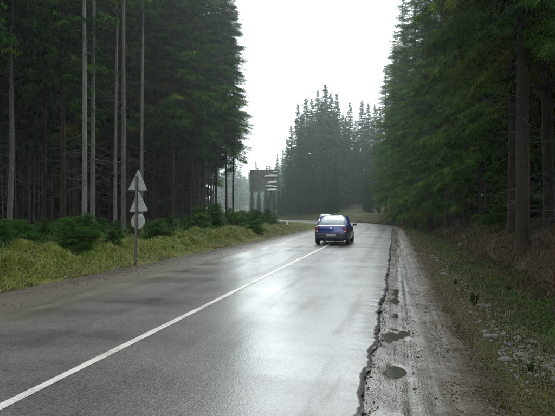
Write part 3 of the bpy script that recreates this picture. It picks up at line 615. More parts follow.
front, deep = 0, 0
for _ in range(6000):
    y = RNG.uniform(16, 92); px = RNG.uniform(-60, 228); x = (px - CX) / FPX * y
    s_, t_ = inv(x, y)
    if t_ > -13.6 or (y > 62 and px > 214): continue
    if not free(x, y, 3.0): continue
    dpt = -13.6 - t_
    if dpt < 7:
        if front >= 34: continue
        front += 1; lab, g = ('spruce trunk in the front rows of the dark left forest', 'front row trees of the left forest')
    else:
        if deep >= 105: continue
        deep += 1; lab, g = ('spruce deep inside the dark left forest behind the front trunks', 'deep trees of the left forest')
    tree(TALL[int(RNG.integers(4))], x, y, RNG.uniform(25, 31), lab, g)
# right forest
for px, d, hgt, k, lab in ((524, 16.7, 29, 3, 'thickest spruce trunk, standing on the right bank near the ditch'),
        (514, 22, 28, 3, 'dark spruce trunk just left of the thickest right trunk'),
        (547, 19.5, 28, 3, 'spruce trunk at the right picture edge'),
        (482, 33, 28, 1, 'spruce with a white trail blaze on its trunk'),
        (466, 37, 27, 0, 'drooping spruce above the pale logs on the right bank'),
        (447, 42, 28, 1, 'drooping low branched spruce behind the brown bank'),
        (430, 50, 29, 0, 'low branched spruce in the middle of the right edge'),
        (415, 58, 30, 2, 'tallest low branched spruce reaching out of frame toward the sky gap'),
        (403, 69, 30, 0, 'pale green spruce at the left side of the right forest'),
        (395, 78, 28, 2, 'spruce with branches to the ground beyond the bend, right side'),
        (386, 88, 25, 1, 'leftmost spruce of the right forest beside the sky gap')):
    o = tree(EDGE[k], *at(px, d), hgt, lab)
    if px == 482:
        th = math.atan2(-d, -(px - CX) / FPX * d) - o.rotation_euler.z
        bm = bmesh.new(); bmesh.ops.create_circle(bm, cap_ends=True, segments=14, radius=0.065)
        bl = bm_obj('trail_blaze', bm, plain('white_blaze', (.45, .44, .41), .6), o)
        zz = CAMH + (HZ - 196) / FPX * d - o.location.z; bl.location = (math.cos(th) * .30, math.sin(th) * .30, zz); bl.rotation_euler = (0, math.pi / 2, th); bl['label'] = 'white painted trail mark'
nr = 0
for _ in range(5000):
    y = RNG.uniform(14, 105); px = RNG.uniform(396, 640); x = (px - CX) / FPX * y; s_, t_ = inv(x, y)
    if t_ < 9.5 or t_ > 45 or not free(x, y, 3.4): continue
    nr += 1
    if nr > 88: break
    edge_ = t_ < 16 and y > 26
    tree((EDGE if edge_ or RNG.uniform() < 0.4 else TALL)[int(RNG.integers(4))], x, y, RNG.uniform(25, 30), 'low branched spruce in the right forest edge' if edge_ else 'spruce deep inside the dark right forest', 'edge trees of the right forest' if edge_ else 'deep trees of the right forest')
# stand beyond the bend
FS = ((291, 128, 21), (298, 127, 26), (306, 130, 27.5), (312, 138, 28.5), (318, 128, 29), (325.5, 130, 30.5), (331, 136, 29), (337, 128, 28), (343, 134, 23), (350, 150, 29.5), (356, 160, 27), (362, 150, 30), (368.5, 152, 30), (375, 146, 28), (302, 140, 25), (322, 145, 28), (346, 146, 24), (334, 148, 27), (380, 150, 27))
tl_ = ['leftmost spruce of the hazy stand beyond the bend', 'second spruce from the left in the hazy stand', 'third spruce from the left in the hazy stand', None, 'spruce just left of the highest top in hazy stand', 'highest spruce of the hazy stand beyond the bend', None, 'spruce right of the highest top in hazy stand', None, None, None, 'left of the twin tops at right end of hazy stand', 'right of the twin tops at right end of hazy stand']
for i, (px, d, h_) in enumerate(FS):
    lab = tl_[i] if i < len(tl_) else None
    tree(FAR[i % 3], *at(px, d), h_, lab or 'spruce filling the hazy stand beyond the bend', None if lab else 'filler trees of the hazy stand')
for px, d, h_, lab in ((283, 190, 22, 'pale hazy spruce left of the stand, taller one'), (277.5, 200, 21.5, 'pale hazy spruce left of the stand, behind the billboard edge'), (287, 175, 24, 'grey hazy spruce touching the stand on its left')):
    tree(FAR[int(RNG.integers(3))], *at(px, d), h_, lab)
for px, d, h_ in ((283, 124, 7), (288, 123, 9), (294, 122, 8), (300, 121, 11), (306, 119.5, 9), (312, 118, 10), (318, 116.5, 7), (324, 115, 9), (330, 113, 8), (335, 115, 11), (279, 128, 8), (273, 126, 9), (266, 122, 8), (259, 118, 7), (252, 116, 8), (269, 112, 6), (371, 112, 8), (366, 120, 9), (379, 104, 7)):
    while inv(*at(px, d))[1] < 8.0: d += 1.0
    tree(FAR[int(RNG.integers(3))], *at(px, d), h_, 'small spruce along the far side of the bend', 'small spruces beyond the bend')
# far wood as one mass
V0 = FAR[2]['crown']; co = np.empty(len(V0.vertices) * 3, np.float32)
lo = crown_mesh(500, 24, 0.5, 3.2, whorl=0.9, nb=7, tw=0.42, tl=0.9, tw_w=0.20, cols=((.018, .042, .018), (.036, .070, .024)), droop=0.4, boughs=False)
nv = len(lo.vertices); co = np.empty(nv * 3, np.float32); lo.vertices.foreach_get('co', co); co = co.reshape(-1, 3); nq = nv // 5
cl0 = np.empty(nv * 4, np.float32); lo.color_attributes['Col'].data.foreach_get('color', cl0); cl0 = cl0.reshape(-1, 4)[:, :3]
VV, CCc, cnt = [], [], 0
for i in range(420):
    d = RNG.uniform(300, 720); px = RNG.uniform(215, 420) if i < 330 else RNG.uniform(-40, 600); x, y = at(px, d)
    a = RNG.uniform(0, 6.28); sc = RNG.uniform(0.8, 1.15); c_, s_ = math.cos(a), math.sin(a)
    VV.append(np.column_stack([(co[:, 0] * c_ - co[:, 1] * s_) * sc + x, (co[:, 0] * s_ + co[:, 1] * c_) * sc + y, co[:, 2] * sc + gz(x, y)])); CCc.append(cl0); cnt += 1
VV = np.concatenate(VV); b = np.arange(cnt * nq)[:, None] * 5
fw = struct(link('distant_forest', mesh_np('distant_forest', VV, quads=b + np.array([0, 1, 2, 3]), tris=b + np.array([3, 2, 4]), mat=M['needles'], col=np.concatenate(CCc))), 'stuff')
fw['label'] = 'far spruce wood fading into the haze'
# the rest of the forest: behind the trees one can tell apart, and beside and behind the camera
VV, CCc, TV, TQ, cnt, toff = [], [], [], [], 0, 0
PTS = []
for _ in range(9000):
    zone = RNG.uniform()
    if zone < 0.55: y = RNG.uniform(60, 150); x = (RNG.uniform(-120, 222 if y < 75 else 200) - CX) / FPX * y
    elif zone < 0.75: y = RNG.uniform(40, 130); x = (RNG.uniform(425, 720) - CX) / FPX * y
    else: y = RNG.uniform(-45, 24); x = RNG.uniform(-45, 45)
    s_, t_ = inv(x, y)
    if -13.5 < t_ < 9.5 or (zone >= 0.75 and abs(x) < 0.62 * y + 2) or not free(x, y, 3.0): continue
    if any((x - a) ** 2 + (y - b) ** 2 < 10 for a, b in PTS): continue
    PTS.append((x, y)); a = RNG.uniform(0, 6.28); sc = RNG.uniform(1.0, 1.25); c_, q_ = math.cos(a), math.sin(a); zz = gz(x, y)
    VV.append(np.column_stack([(co[:, 0] * c_ - co[:, 1] * q_) * sc + x, (co[:, 0] * q_ + co[:, 1] * c_) * sc + y, co[:, 2] * sc + zz + (6 if y < 60 else 2.5 if y < 85 else -.3)])); CCc.append(cl0); cnt += 1
    V_, Q_ = tubes([np.array([[x, y, zz - .3], [x, y, zz + 12], [x, y, zz + 25]])], [[.2, .14, .03]], 8); TV.append(V_); TQ.append(Q_ + toff); toff += len(V_)
    if len(PTS) >= 330: break
VV = np.concatenate(VV); b = np.arange(cnt * nq)[:, None] * 5; nb_ = len(VV); TV = np.concatenate(TV)
ff = struct(link('forest', mesh_np('forest', np.concatenate([VV, TV]), quads=np.concatenate([b + np.array([0, 1, 2, 3]), np.concatenate(TQ) + nb_]), tris=b + np.array([3, 2, 4]), mat=M['needles'], col=np.concatenate(CCc + [np.broadcast_to((.05, .045, .038), (len(TV), 3))]))), 'stuff')
ff['label'] = 'dark mass of spruces behind the trunks one can tell apart'

# young spruces along the top of the left bank
YL = [(255, 37, 1.4, 'small round dark spruce nearest the billboard post'), (72, 17.6, 1.1, 'bushiest young spruce, front of left bank'), (88, 18.6, 0.95, 'young spruce just right of the bushiest one'), (200, 35, 1.75, 'dark young spruce right of the road sign under thin trunks'), (158, 24, 0.95, 'young spruce just right of the road sign'), (112, 19.5, 0.95, 'young spruce just left of the road sign'), (216, 37, 1.5, 'young spruce before the right end of left forest'), (236, 40, 1.5, 'young spruce under the last slim forest trunk'), (268, 52, 1.8, 'young spruce at the foot of the billboard'), (246, 44, 1.3, 'low young spruce left of the small round one')]
YL += [(px_, d_, h_, 'young spruce in the thicket left of the billboard post') for px_, d_, h_ in ((240, 50, 1.6), (250, 54, 1.5), (258, 57, 1.7), (263, 50, 1.3), (230, 46, 1.5), (243, 60, 1.9), (252, 64, 2.0), (275, 56, 1.2))]
YXY = []
for i, (px, d, h_, lab) in enumerate(YL):
    x, y = at(px, d); o = tree(YOUNG[i % 3], x, y, h_, lab, 'thicket left of the billboard' if 'thicket' in lab else None, 'young_spruce'); YXY.append((x, y)); 
k = 0
for _ in range(3000):
    y = RNG.uniform(14.5, 50); px = RNG.uniform(-5, 240); x = (px - CX) / FPX * y; s_, t_ = inv(x, y)
    if not (-13.4 < t_ < -8.3) or any((x - a) ** 2 + (y - b) ** 2 < 0.55 for a, b in YXY): continue
    k += 1
    if k > 80: break
    YXY.append((x, y)); tree(YOUNG[int(RNG.integers(3))], x, y, RNG.uniform(0.45, 0.95), 'low young spruce in the hedge below the left forest', 'young spruces below the left forest', 'young_spruce')
# green saplings in front of the right forest
k = 0
for _ in range(3000):
    y = RNG.uniform(24, 75); px = RNG.uniform(396, 560); x = (px - CX) / FPX * y; s_, t_ = inv(x, y)
    if not (8.6 < t_ < 14) or any((x - a) ** 2 + (y - b) ** 2 < 2.5 for a, b in YXY): continue
    k += 1
    if k > 24: break
    YXY.append((x, y)); tree(YOUNG[int(RNG.integers(3))], x, y, RNG.uniform(0.9, 2.2), 'green sapling spruce under the right forest edge', 'saplings under the right forest', 'young_spruce')

# weeds on the right verge
def weed(px, py, zg, h_, n, label, seed):
    d = (CAMH - zg) * FPX / (py - HZ); x, y = at(px, d); s_, t_ = inv(x, y); r = np.random.default_rng(seed); z = float(prof(np.array([s_]), np.array([t_]))[0])
    V = []; C = []
    for i in range(n):
        a = r.uniform(0, 6.28); l = h_ * r.uniform(0.5, 1.1); o_ = np.array([math.cos(a), math.sin(a), 0]); sd_ = np.array([-o_[1], o_[0], 0]); sp = r.uniform(0.15, 0.6); w_ = r.uniform(0.006, 0.012)
        p0 = o_ * 0.02; p1 = o_ * l * sp * .5 + np.array([0, 0, l * .6]); p2 = o_ * l * sp + np.array([0, 0, l * r.uniform(.75, 1)])
        V.append([p0 - sd_ * w_, p0 + sd_ * w_, p1 + sd_ * w_ * 1.5, p1 - sd_ * w_ * 1.5, p2]); c = np.array([.03, .05, .014]) * r.uniform(.6, 1.5); C.append([c] * 5)
    V = np.array(V).reshape(-1, 3); b = np.arange(n)[:, None] * 5
    o = link('weed_tuft', mesh_np('weed_tuft', V, quads=b + np.array([0, 1, 2, 3]), tris=b + np.array([3, 2, 4]), mat=M['blade'], col=np.array(C).reshape(-1, 3)), None, (x, y, z - 0.01)); tag(o, label, 'plant')
weed(474, 308, -.1, .30, 90, 'dark upright weed tuft on the right verge', 1)
weed(508, 292, -.28, .22, 50, 'green weed tuft in the ditch under the big trunk', 2)
weed(455, 285, -.1, .16, 40, 'small weed tuft behind the dark upright one', 3)
weed(530, 372, -.1, .13, 40, 'low weed clump nearest the camera on right verge', 4)

# ------------------------------------------------------------------ pale logs on the bank
M['wood'] = plain('pale_wood', (.28, .23, .16), .6, var=.3, scale=12)
def log(px, py, zg, ln, rad, az, label):
    d = (CAMH - zg) * FPX / (py - HZ); x, y = at(px, d); o = empty('cut_log', (x, y, gz(x, y) + rad * 0.8), az); tag(o, label, 'log')
    xs = np.linspace(0, ln, 6); r = np.random.default_rng(int(px)); V, Q = tubes([np.column_stack([xs, r.normal(0, .01, 6), r.normal(0, .008, 6)])], [rad * r.uniform(.92, 1.06, 6)], 12); link('bark', mesh_np('bark', V, quads=Q, mat=M['bark'], smooth=True), o)
    bm = bmesh.new(); bmesh.ops.create_circle(bm, cap_ends=True, segments=12, radius=rad * 0.97); c = bm_obj('cut_face', bm, M['wood'], o); c.rotation_euler = (0, math.pi / 2, 0); c.location = (-0.004, 0, 0)
log(460, 237.5, .35, 1.4, .11, math.radians(55), 'short log with pale cut end, left one on the right bank')
log(464, 234.5, .42, 1.2, .09, math.radians(75), 'short log with pale cut end, right one on the right bank')
# ------------------------------------------------------------------ road sign seen from behind
M['galv'] = plain('weathered_sign_back', (.40, .405, .40), .42, 0.35, var=.25, scale=6)
M['post'] = plain('rusty_grey_post', (.12, .10, .085), .6, .2, var=.4, scale=10)
M['white'] = plain('white_sheeting', (.78, .78, .76), .4, var=.06)
M['red'] = plain('red_sheeting', (.45, .03, .03), .4, var=.06)
sx, sy = at(135.5, 16.9); sz = gz(sx, sy)
sign = empty('road_sign', (sx, sy, sz), -heading(8.0) - math.radians(2)); sign.rotation_euler = (0.0, math.radians(0.6), sign.rotation_euler.z)
tag(sign, 'road sign post with two triangles and a disc seen from behind', 'road sign')
zpx = lambda py: CAMH + (HZ - py) / FPX * 16.9 - sz
V, Q = tubes([np.array([[0, 0, -.3], [0, 0, 1.2], [0, 0, zpx(176)]])], [[.038] * 3], 14)
po = link('post', mesh_np('post', V, quads=Q, mat=M['post'], smooth=True), sign)
bm = bmesh.new(); bmesh.ops.create_circle(bm, cap_ends=True, segments=14, radius=.041); c = bm_obj('post_cap', bm, M['post'], po); c.location = (0, 0, zpx(176) + .002)
def plate(pts, y0, name, rad, cx, cz, tilt):
    bm = bmesh.new(); vs = [bm.verts.new((p[0], 0, p[1])) for p in pts]; f_ = bm.faces.new(vs)
    ex = bmesh.ops.extrude_face_region(bm, geom=[f_]); bmesh.ops.translate(bm, vec=(0, .014, 0), verts=[v for v in ex['geom'] if isinstance(v, bmesh.types.BMVert)])
    bmesh.ops.bevel(bm, geom=[e for e in bm.edges if abs((e.verts[0].co - e.verts[1].co).y) > .005], offset=rad, segments=5, affect='EDGES') if rad else None
    o = bm_obj(name, bm, M['galv'], sign); o.location = (cx, y0, cz); o.rotation_euler = (0, tilt, 0)
    # folded stiffening rim on the back
    pts = np.array(pts); k = 0.94; loop = np.concatenate([pts, pts[:1]])
    V, Q = tubes([np.column_stack([loop[:, 0] * k, np.full(len(loop), -.004), loop[:, 1] * k])], [np.full(len(loop), .008)], 6); link('rim', mesh_np('rim', V, quads=Q, mat=M['galv']), o)
    fr = bmesh.new(); vs = [fr.verts.new((p[0] * .93, .016, p[1] * .93)) for p in pts]; fr.faces.new(vs); bm_obj('red_border', fr, M['red'], o)
    fr = bmesh.new(); vs = [fr.verts.new((p[0] * .72, .019, p[1] * .72)) for p in pts]; fr.faces.new(vs); bm_obj('face', fr, M['white'], o)
    return o
tri = lambda w, h: [(-w / 2, -h / 3), (w / 2, -h / 3), (0, 2 * h / 3)]
P1 = plate(tri(.66, .66), .05, 'triangular_plate', .035, .02, zpx(183.3), math.radians(2))
P2 = plate(tri(.66, .66), .05, 'triangular_plate', .035, .05, zpx(204.8), math.radians(-3))
ca = np.linspace(0, 2 * np.pi, 29)[:-1]; P3 = plate([(.24 * math.cos(a), .24 * math.sin(a)) for a in ca], .05, 'round_plate', 0, .04, zpx(221.5), 0)
for zc in (zpx(180), zpx(187), zpx(201), zpx(208.5), zpx(218), zpx(225)):
    bm = bmesh.new(); bm_box(bm, (0, .0, zc), (.11, .092, .03), bevel=.006); bm_obj('clamp', bm, M['post'], sign)

# small white marker post inside the bend
mxx, mxy = at(287, 58); mp_ = empty('marker_post', (mxx, mxy, gz(mxx, mxy)), 0.3); tag(mp_, 'tiny white marker post on the grass inside the bend', 'post')
bm = bmesh.new(); bm_box(bm, (0, 0, .2), (.20, .13, .6), bevel=.03); bm_obj('shaft', bm, M['white'], mp_)
bm = bmesh.new(); bm_box(bm, (0, 0, .52), (.23, .16, .08), bevel=.03); bm_obj('cap', bm, M['white'], mp_)

# ------------------------------------------------------------------ torn billboard
BD = 60.0; bx, by = at(271, BD); bz = gz(bx, by); bb = empty('billboard', (bx, by, bz), math.radians(-4)); tag(bb, 'grey billboard on one pole with torn white poster strips', 'billboard')
M['steel'] = plain('weathered_steel', (.17, .175, .17), .6, .3, var=.3, scale=3)
M['sheet'] = plain('dirty_grey_sheet', (.19, .20, .195), .65, var=.25, scale=1.5)
M['slat'] = plain('bare_slat', (.09, .095, .09), .7, .1, var=.25, scale=3)
M['paper'] = plain('torn_poster_paper', (.80, .80, .79), .6, var=.08)
bzz = lambda py: CAMH + (HZ - py) / FPX * BD - bz
bxx = lambda px: (px - 271) / FPX * BD
V, Q = tubes([np.array([[0, .12, -.5], [0, .12, 2], [0, .12, bzz(171)]])], [[.15, .15, .14]], 16); link('pole', mesh_np('pole', V, quads=Q, mat=M['steel'], smooth=True), bb)
L0, L1, B0, T0 = bxx(250), bxx(278.6), bzz(191), bzz(170.2)
for nm, c, s_ in (('frame_beam', ((L0 + L1) / 2, 0, B0 - .03), (L1 - L0, .10, .06)), ('frame_beam', ((L0 + L1) / 2, 0, T0 + .03), (L1 - L0, .10, .06)), ('frame_upright', (L0 - .03, 0, (B0 + T0) / 2), (.06, .10, T0 - B0 + .12)), ('frame_upright', (L1 + .03, 0, (B0 + T0) / 2), (.06, .10, T0 - B0 + .12)), ('frame_upright', (0, 0.03, (B0 + T0) / 2), (.05, .06, T0 - B0 - .01))):
    bm = bmesh.new(); bm_box(bm, c, s_); bm_obj(nm, bm, M['steel'], bb)
xm = bxx(278.4)
for i in range(3):
    w_ = (xm - L0) / 3; bm = bmesh.new(); bm_box(bm, (L0 + w_ * (i + .5), -.03 - .004 * (i % 2), (B0 + T0) / 2), (w_ - .012, .02, T0 - B0 - .01)); bm_obj('sheet_panel', bm, M['sheet'], bb)
def scrap(x0, x1, zc, th, tilt, seed):
    r = np.random.default_rng(seed); n = 14; x = np.linspace(x0, x1, n); u = np.linspace(0, 1, n); env = np.sin(np.pi * u) ** .6
    zu = zc + tilt * (x - x.mean()) + th * env * (.55 + .12 * r.uniform(-1, 1, n)); zl = zc + tilt * (x - x.mean()) - th * env * (.35 + .12 * r.uniform(-1, 1, n)); yy = -.055 - .05 * env
    V = np.concatenate([np.column_stack([x, yy, zu]), np.column_stack([x, yy - .03 * env, zl]), np.column_stack([x, yy + .012, zu]), np.column_stack([x, yy - .03 * env + .012, zl])]); i = np.arange(n - 1)
    Q = np.concatenate([np.stack([i, i + 1, n + i + 1, n + i], 1), np.stack([2 * n + i, 3 * n + i, 3 * n + i + 1, 2 * n + i + 1], 1), np.stack([i, 2 * n + i, 2 * n + i + 1, i + 1], 1), np.stack([n + i, n + i + 1, 3 * n + i + 1, 3 * n + i], 1)])
    o = link('torn_paper', mesh_np('torn_paper', V, quads=Q, mat=M['paper'], smooth=False), bb)
for px0, px1, py, th, ti, sd_ in ((264.5, 278.5, 176.2, .16, .02, 1), (266.5, 278, 182.5, .19, .12, 2), (264.5, 278.2, 186.6, .13, -.08, 3), (266, 278.3, 190.0, .15, -.02, 4), (272.5, 278, 171.8, .10, .0, 5)): scrap(bxx(px0), bxx(px1), bzz(py), th * 1.7, ti, sd_)

# ------------------------------------------------------------------ cars
M['glass_painted_sky'] = plain('painted_sky_rear_glass', (.42, .46, .50), .12, var=.12, scale=2, IOR=1.55)  # pale base colour stands in for bright sky mirrored in the rear glass
M['dark_glass'] = plain('dark_side_glass', (.012, .014, .016), .06, var=.05, IOR=1.5)
M['rubber'] = plain('tyre_rubber', (.018, .018, .018), .7, var=.2)
M['rim'] = plain('wheel_steel', (.30, .30, .31), .4, .6, var=.15)
M['black_plastic'] = plain('black_plastic', (.015, .015, .016), .55, var=.2)
M['bumper_painted_dark'] = plain('painted_road_reflection_bumper', (.006, .009, .022), .45, var=.2)  # body blue painted near black for the dark road mirrored low down
M['plate'] = plain('number_plate_white', (.40, .40, .39), .4, var=.12, scale=20)
M['lamp_red'] = plain('red_lamp_lens', (.17, .006, .010), .15, var=.1, IOR=1.5)
M['lamp_clear'] = plain('clear_lamp_lens', (.55, .52, .50), .15, var=.1, IOR=1.5)
M['chrome'] = plain('chrome_badge', (.6, .6, .6), .2, .9, var=.05)
M['inside'] = plain('cabin_dark', (.012, .012, .013), .8, var=.1)
def paint(name, col):
    return plain(name, col, .28, .25, var=.12, scale=3, **{'Coat Weight': .7, 'Coat Roughness': .08})
def loft(sections, mat, name, parent, cap=True, smooth=True):
    n = len(sections[0]); bm = bmesh.new(); rings = [[bm.verts.new(p) for p in s_] for s_ in sections]
    for a, b_ in zip(rings, rings[1:]):
        for i in range(n): bm.faces.new((a[i], a[(i + 1) % n], b_[(i + 1) % n], b_[i]))
    if cap: bm.faces.new(rings[0][::-1]); bm.faces.new(rings[-1])
    return bm_obj(name, bm, mat, parent, smooth)
def make_car(loc, rz, body_mat, label, scale=1.0, dark_bumper=False):
    """y runs from the tail (0) to the nose (4.25)"""
    car = empty('car', loc, rz, scale); car.scale = (scale, scale, scale * .955); tag(car, label, 'car')
    # lower body: half sections mirrored; columns: y, half width, sill z, belt z, deck z, deck crown
    st = [(0.00, .74, .34, .82, .92, .93), (0.05, .80, .27, .88, .985, 1.0), (0.22, .835, .25, .90, 1.02, 1.045), (0.75, .86, .23, .92, 1.01, 1.035), (1.1, .87, .21, .92, .97, .985), (2.0, .87, .20, .92, .95, .965), (2.9, .87, .21, .91, .955, .97), (3.25, .86, .22, .88, .93, .965), (3.75, .83, .23, .80, .85, .885), (4.08, .76, .25, .70, .74, .77), (4.22, .62, .32, .60, .64, .655)]
    secs = []
    for y, w_, zs, zb, zd, zc in st:
        half = [(0, zs), (w_ * .80, zs), (w_ * .95, zs + .05), (w_ * .985, zs + .18), (w_, .58), (w_ * .985, zb - .06), (w_ * .955, zb), (w_ * .86, zd), (w_ * .5, zc - .004), (0, zc)]
        pts = [(x, y, z) for x, z in half] + [(-x, y, z) for x, z in half[-2:0:-1]]; secs.append(pts)
    body = loft(secs, body_mat, 'body', car)
    cutters = []
    for yw in (.78, 3.41):
        for sx_ in (-1, 1):
            bm = bmesh.new(); bmesh.ops.create_cone(bm, cap_ends=True, segments=28, radius1=.37, radius2=.37, depth=.5, matrix=Matrix.Translation((sx_ * .86, yw, .30)) @ Matrix.Rotation(math.pi / 2, 4, 'Y')); me = bpy.data.meshes.new('c'); bm.to_mesh(me); bm.free(); cu = bpy.data.objects.new('c', me); COL.objects.link(cu); cu.parent = car; cutters.append(cu)
            mo = body.modifiers.new('b', 'BOOLEAN'); mo.object = cu; mo.operation = 'DIFFERENCE'; mo.solver = 'EXACT'
    bpy.context.view_layer.update(); dg = bpy.context.evaluated_depsgraph_get(); nm = bpy.data.meshes.new_from_object(body.evaluated_get(dg)); body.modifiers.clear(); body.data = nm
    for c in cutters: bpy.data.objects.remove(c)
    try:
        nm.set_sharp_from_angle(angle=math.radians(38))
    except Exception: pass
    # wheel wells
    for yw in (.78, 3.41):
        for sx_ in (-1, 1):
            w_ = empty('wheel', (sx_ * .765, yw, .30)); w_.parent = car
            prof_t = [(.19, -.085), (.285, -.095), (.30, -.07), (.30, .07), (.285, .095), (.19, .085)]; n = 28; V = []; 
            for k in range(n):
                a = 2 * math.pi * k / n
                for r_, x_ in prof_t: V.append((x_, r_ * math.cos(a), r_ * math.sin(a)))
            m_ = len(prof_t); Q = [(k * m_ + j, ((k + 1) % n) * m_ + j, ((k + 1) % n) * m_ + (j + 1) % m_, k * m_ + (j + 1) % m_) for k in range(n) for j in range(m_)]
            link('tyre', mesh_np('tyre', V, quads=Q, mat=M['rubber'], smooth=True), w_)
            bm = bmesh.new(); bmesh.ops.create_cone(bm, cap_ends=True, segments=20, radius1=.188, radius2=.14, depth=.05, matrix=Matrix.Translation((sx_ * .06, 0, 0)) @ Matrix.Rotation(sx_ * math.pi / 2, 4, 'Y'))
            for k in range(6):
                a = k * math.pi / 3; bm_box(bm, (sx_ * .088, .09 * math.cos(a), .09 * math.sin(a)), (.012, .11, .03), Euler((a, 0, 0)))
            bm_obj('rim', bm, M['rim'], w_)
            bm = bmesh.new(); bm_box(bm, (sx_ * .60, yw, .42), (.10, .64, .36)); bm_obj('wheel_well', bm, M['inside'], car)
    # greenhouse
    g = [(.60, 1.035, .72), (1.08, 1.50, .565), (1.35, 1.535, .56), (2.15, 1.53, .56), (2.42, 1.485, .565), (3.12, .955, .72)]
    yb = [.62, .95, 1.35, 2.15, 2.62, 3.1]
    roof = loft([[(-hw * .86, y, z - .03), (-hw * .9, y, z + .0), (-hw * .5, y, z + .022), (hw * .5, y, z + .022), (hw * .9, y, z), (hw * .86, y, z - .03)] for y, z, hw in [(1.30, 1.477, .68), (1.42, 1.505, .68), (1.6, 1.53, .68), (2.15, 1.525, .68), (2.42, 1.475, .68)]], body_mat, 'roof', car)
    def bar(p, q, r_, name='pillar', mat=None):
        V, Q = tubes([np.array([p, (np.array(p) + np.array(q)) / 2, q])], [[r_] * 3], 8); link(name, mesh_np(name, V, quads=Q, mat=mat or body_mat, smooth=True), car)
    for sx_ in (-1, 1):
        bar((sx_ * .735, .84, .99), (sx_ * .605, 1.33, 1.485), .038); bar((sx_ * .71, 3.08, .95), (sx_ * .60, 2.42, 1.475), .035); bar((sx_ * .79, 1.95, .94), (sx_ * .615, 1.88, 1.50), .035); bar((sx_ * .61, 1.32, 1.485), (sx_ * .61, 2.42, 1.47), .03, 'roof_rail')
        bar((sx_ * .775, 1.18, .95), (sx_ * .612, 1.42, 1.49), .05)
        for pts in ([(sx_ * .765, .95, .98), (sx_ * .785, 1.92, .955), (sx_ * .61, 1.86, 1.485), (sx_ * .605, 1.38, 1.475)], [(sx_ * .785, 1.97, .955), (sx_ * .735, 3.02, .965), (sx_ * .605, 2.42, 1.465), (sx_ * .61, 1.9, 1.485)]):
            bm = bmesh.new(); f_ = bm.faces.new([bm.verts.new(p) for p in pts]); ex = bmesh.ops.extrude_face_region(bm, geom=[f_]); bmesh.ops.translate(bm, vec=(-sx_ * .012, 0, 0), verts=[v for v in ex['geom'] if isinstance(v, bmesh.types.BMVert)]); bm_obj('side_window', bm, M['dark_glass'], car)
        # mirror
        bm = bmesh.new(); bm_box(bm, (sx_ * .98, 2.62, 1.02), (.20, .10, .14), bevel=.035); mi = bm_obj('mirror', bm, M['black_plastic'], car); bm = bmesh.new(); bm_box(bm, (sx_ * .86, 2.66, .97), (.10, .05, .04)); bm_obj('mirror_arm', bm, M['black_plastic'], mi)
        # lamps wrapping the rear corners
        bm = bmesh.new(); bm_box(bm, (sx_ * .70, .055, .80), (.17, .19, .29), bevel=.03); tl2 = bm_obj('tail_light', bm, M['lamp_red'], car); bm = bmesh.new(); bm_box(bm, (sx_ * .70, -.04, .725), (.10, .016, .055), bevel=.006); bm_obj('reversing_lens', bm, M['lamp_clear'], tl2)
        bm = bmesh.new(); bm_box(bm, (sx_ * .60, 4.08, .66), (.28, .14, .15), bevel=.03); bm_obj('headlight', bm, M['lamp_clear'], car)
        for yy in (1.95, 2.95 if sx_ else 0): pass
        bm = bmesh.new(); bm_box(bm, (sx_ * .872, 1.62, .80), (.02, .16, .03), bevel=.006); bm_obj('door_handle', bm, M['black_plastic'], car)
    def quad_glass(pts, name, mat, off):
        bm = bmesh.new(); n_ = 8; vs = []
        for i in range(n_ + 1):
            u = i / n_; bulge = .05 * (1 - (2 * u - 1) ** 2); row = []
            for a, b_ in ((pts[0], pts[1]), (pts[3], pts[2])):
                p = Vector(a).lerp(Vector(b_), u); row.append(bm.verts.new(p + Vector(off) * bulge))
            vs.append(row)
        for i in range(n_): bm.faces.new((vs[i][0], vs[i + 1][0], vs[i + 1][1], vs[i][1]))
        ex = bmesh.ops.extrude_face_region(bm, geom=bm.faces[:]); bmesh.ops.translate(bm, vec=Vector(off) * -.012, verts=[v for v in ex['geom'] if isinstance(v, bmesh.types.BMVert)])
        return bm_obj(name, bm, mat, car, True)
    quad_glass([(-.72, .80, 1.0), (.72, .80, 1.0), (.60, 1.315, 1.478), (-.60, 1.315, 1.478)], 'rear_window', M['glass_painted_sky'], (0, -.7, .7))
    quad_glass([(-.70, 3.13, .96), (.70, 3.13, .96), (.60, 2.43, 1.468), (-.60, 2.43, 1.468)], 'windscreen', M['dark_glass'], (0, .7, .7))
    # tail details
    bm = bmesh.new(); bm_box(bm, (0, .03, .47), (1.56, .18, .33), bevel=.06); bp_ = bm_obj('rear_bumper', bm, M['bumper_painted_dark'] if dark_bumper else body_mat, car)
    bm = bmesh.new(); bm_box(bm, (0, -.05, .36), (1.30, .05, .05), bevel=.015); bm_obj('bumper_strip', bm, M['black_plastic'], bp_)
    bm = bmesh.new(); bm_box(bm, (0, -.052, .525), (.58, .03, .14), bevel=.01); bm_obj('plate_recess', bm, M['black_plastic'], car)
    bm = bmesh.new(); bm_box(bm, (0, -.07, .525), (.50, .012, .105), bevel=.004); bm_obj('number_plate', bm, M['plate'], car)
    bm = bmesh.new(); bm_box(bm, (0, .018, .885), (.10, .06, .045), bevel=.006); bm_obj('badge', bm, M['chrome'], car)
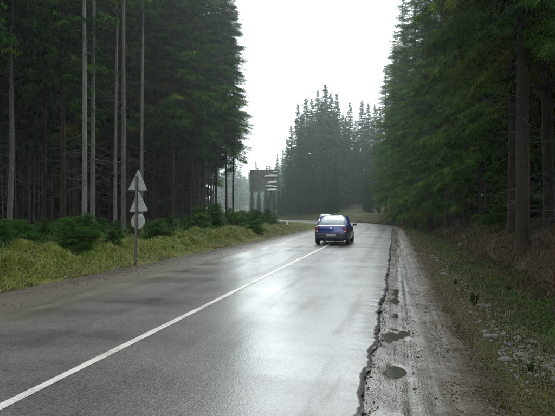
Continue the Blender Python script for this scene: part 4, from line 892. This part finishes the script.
    bm = bmesh.new(); bm_box(bm, (0, 4.17, .44), (1.36, .14, .24), bevel=.05); fb = bm_obj('front_bumper', bm, body_mat, car)
    bm = bmesh.new(); bm_box(bm, (0, 4.235, .60), (.7, .03, .09), bevel=.01); bm_obj('grille', bm, M['black_plastic'], car)
    bm = bmesh.new(); bm_box(bm, (0, 4.25, .44), (.50, .012, .105), bevel=.004); bm_obj('number_plate', bm, M['plate'], car)
    bm = bmesh.new(); bm_box(bm, (0, 2.0, .27), (1.2, 3.7, .14)); bm_obj('underbody', bm, M['inside'], car)
    V, Q = tubes([np.array([[.50, -.03, .28], [.50, .15, .28], [.50, .4, .29]])], [[.028] * 3], 10); link('exhaust_pipe', mesh_np('exhaust_pipe', V, quads=Q, mat=M['rim'], smooth=True), car)
    bm = bmesh.new(); bm_box(bm, (0, 1.25, 1.12), (1.14, .1, .2)); bm_obj('rear_seat', bm, M['inside'], car)
    return car
cd = 26.9; cxx, cyy = at(331, cd); cs, ct = inv(cxx, cyy)
make_car((cxx, cyy, float(road_z(np.array([cs]), np.array([ct]))[0]) - .004), -heading(float(cs)), paint('deep_blue_paint', (.008, .028, .17)), 'dark blue saloon car seen from behind on the wet road', 1.0, True)
ox, oy = at(327.0, 66.5); os_, ot = inv(ox, oy)
make_car((ox, oy, -.035), -heading(float(os_)) + math.pi - math.radians(6), paint('silver_paint', (.36, .37, .38)), 'oncoming silver car in the bend mostly hidden behind the blue car', .95)

# ------------------------------------------------------------------ damp air
hz = bmesh.new(); bm_box(hz, (0, 0, 24.5), (1900, 1900, 53.0))
m = bpy.data.materials.new('damp_air'); m.use_nodes = True; t = m.node_tree; t.nodes.clear()
out = t.nodes.new('ShaderNodeOutputMaterial'); pv = t.nodes.new('ShaderNodeVolumePrincipled'); pv.inputs['Color'].default_value = (.84, .94, .95, 1); pv.inputs['Density'].default_value = HAZE; pv.inputs['Anisotropy'].default_value = 0.75
t.links.new(pv.outputs[0], out.inputs['Volume'])
struct(bm_obj('haze', hz, m), 'stuff')['label'] = 'thin damp haze in the air'
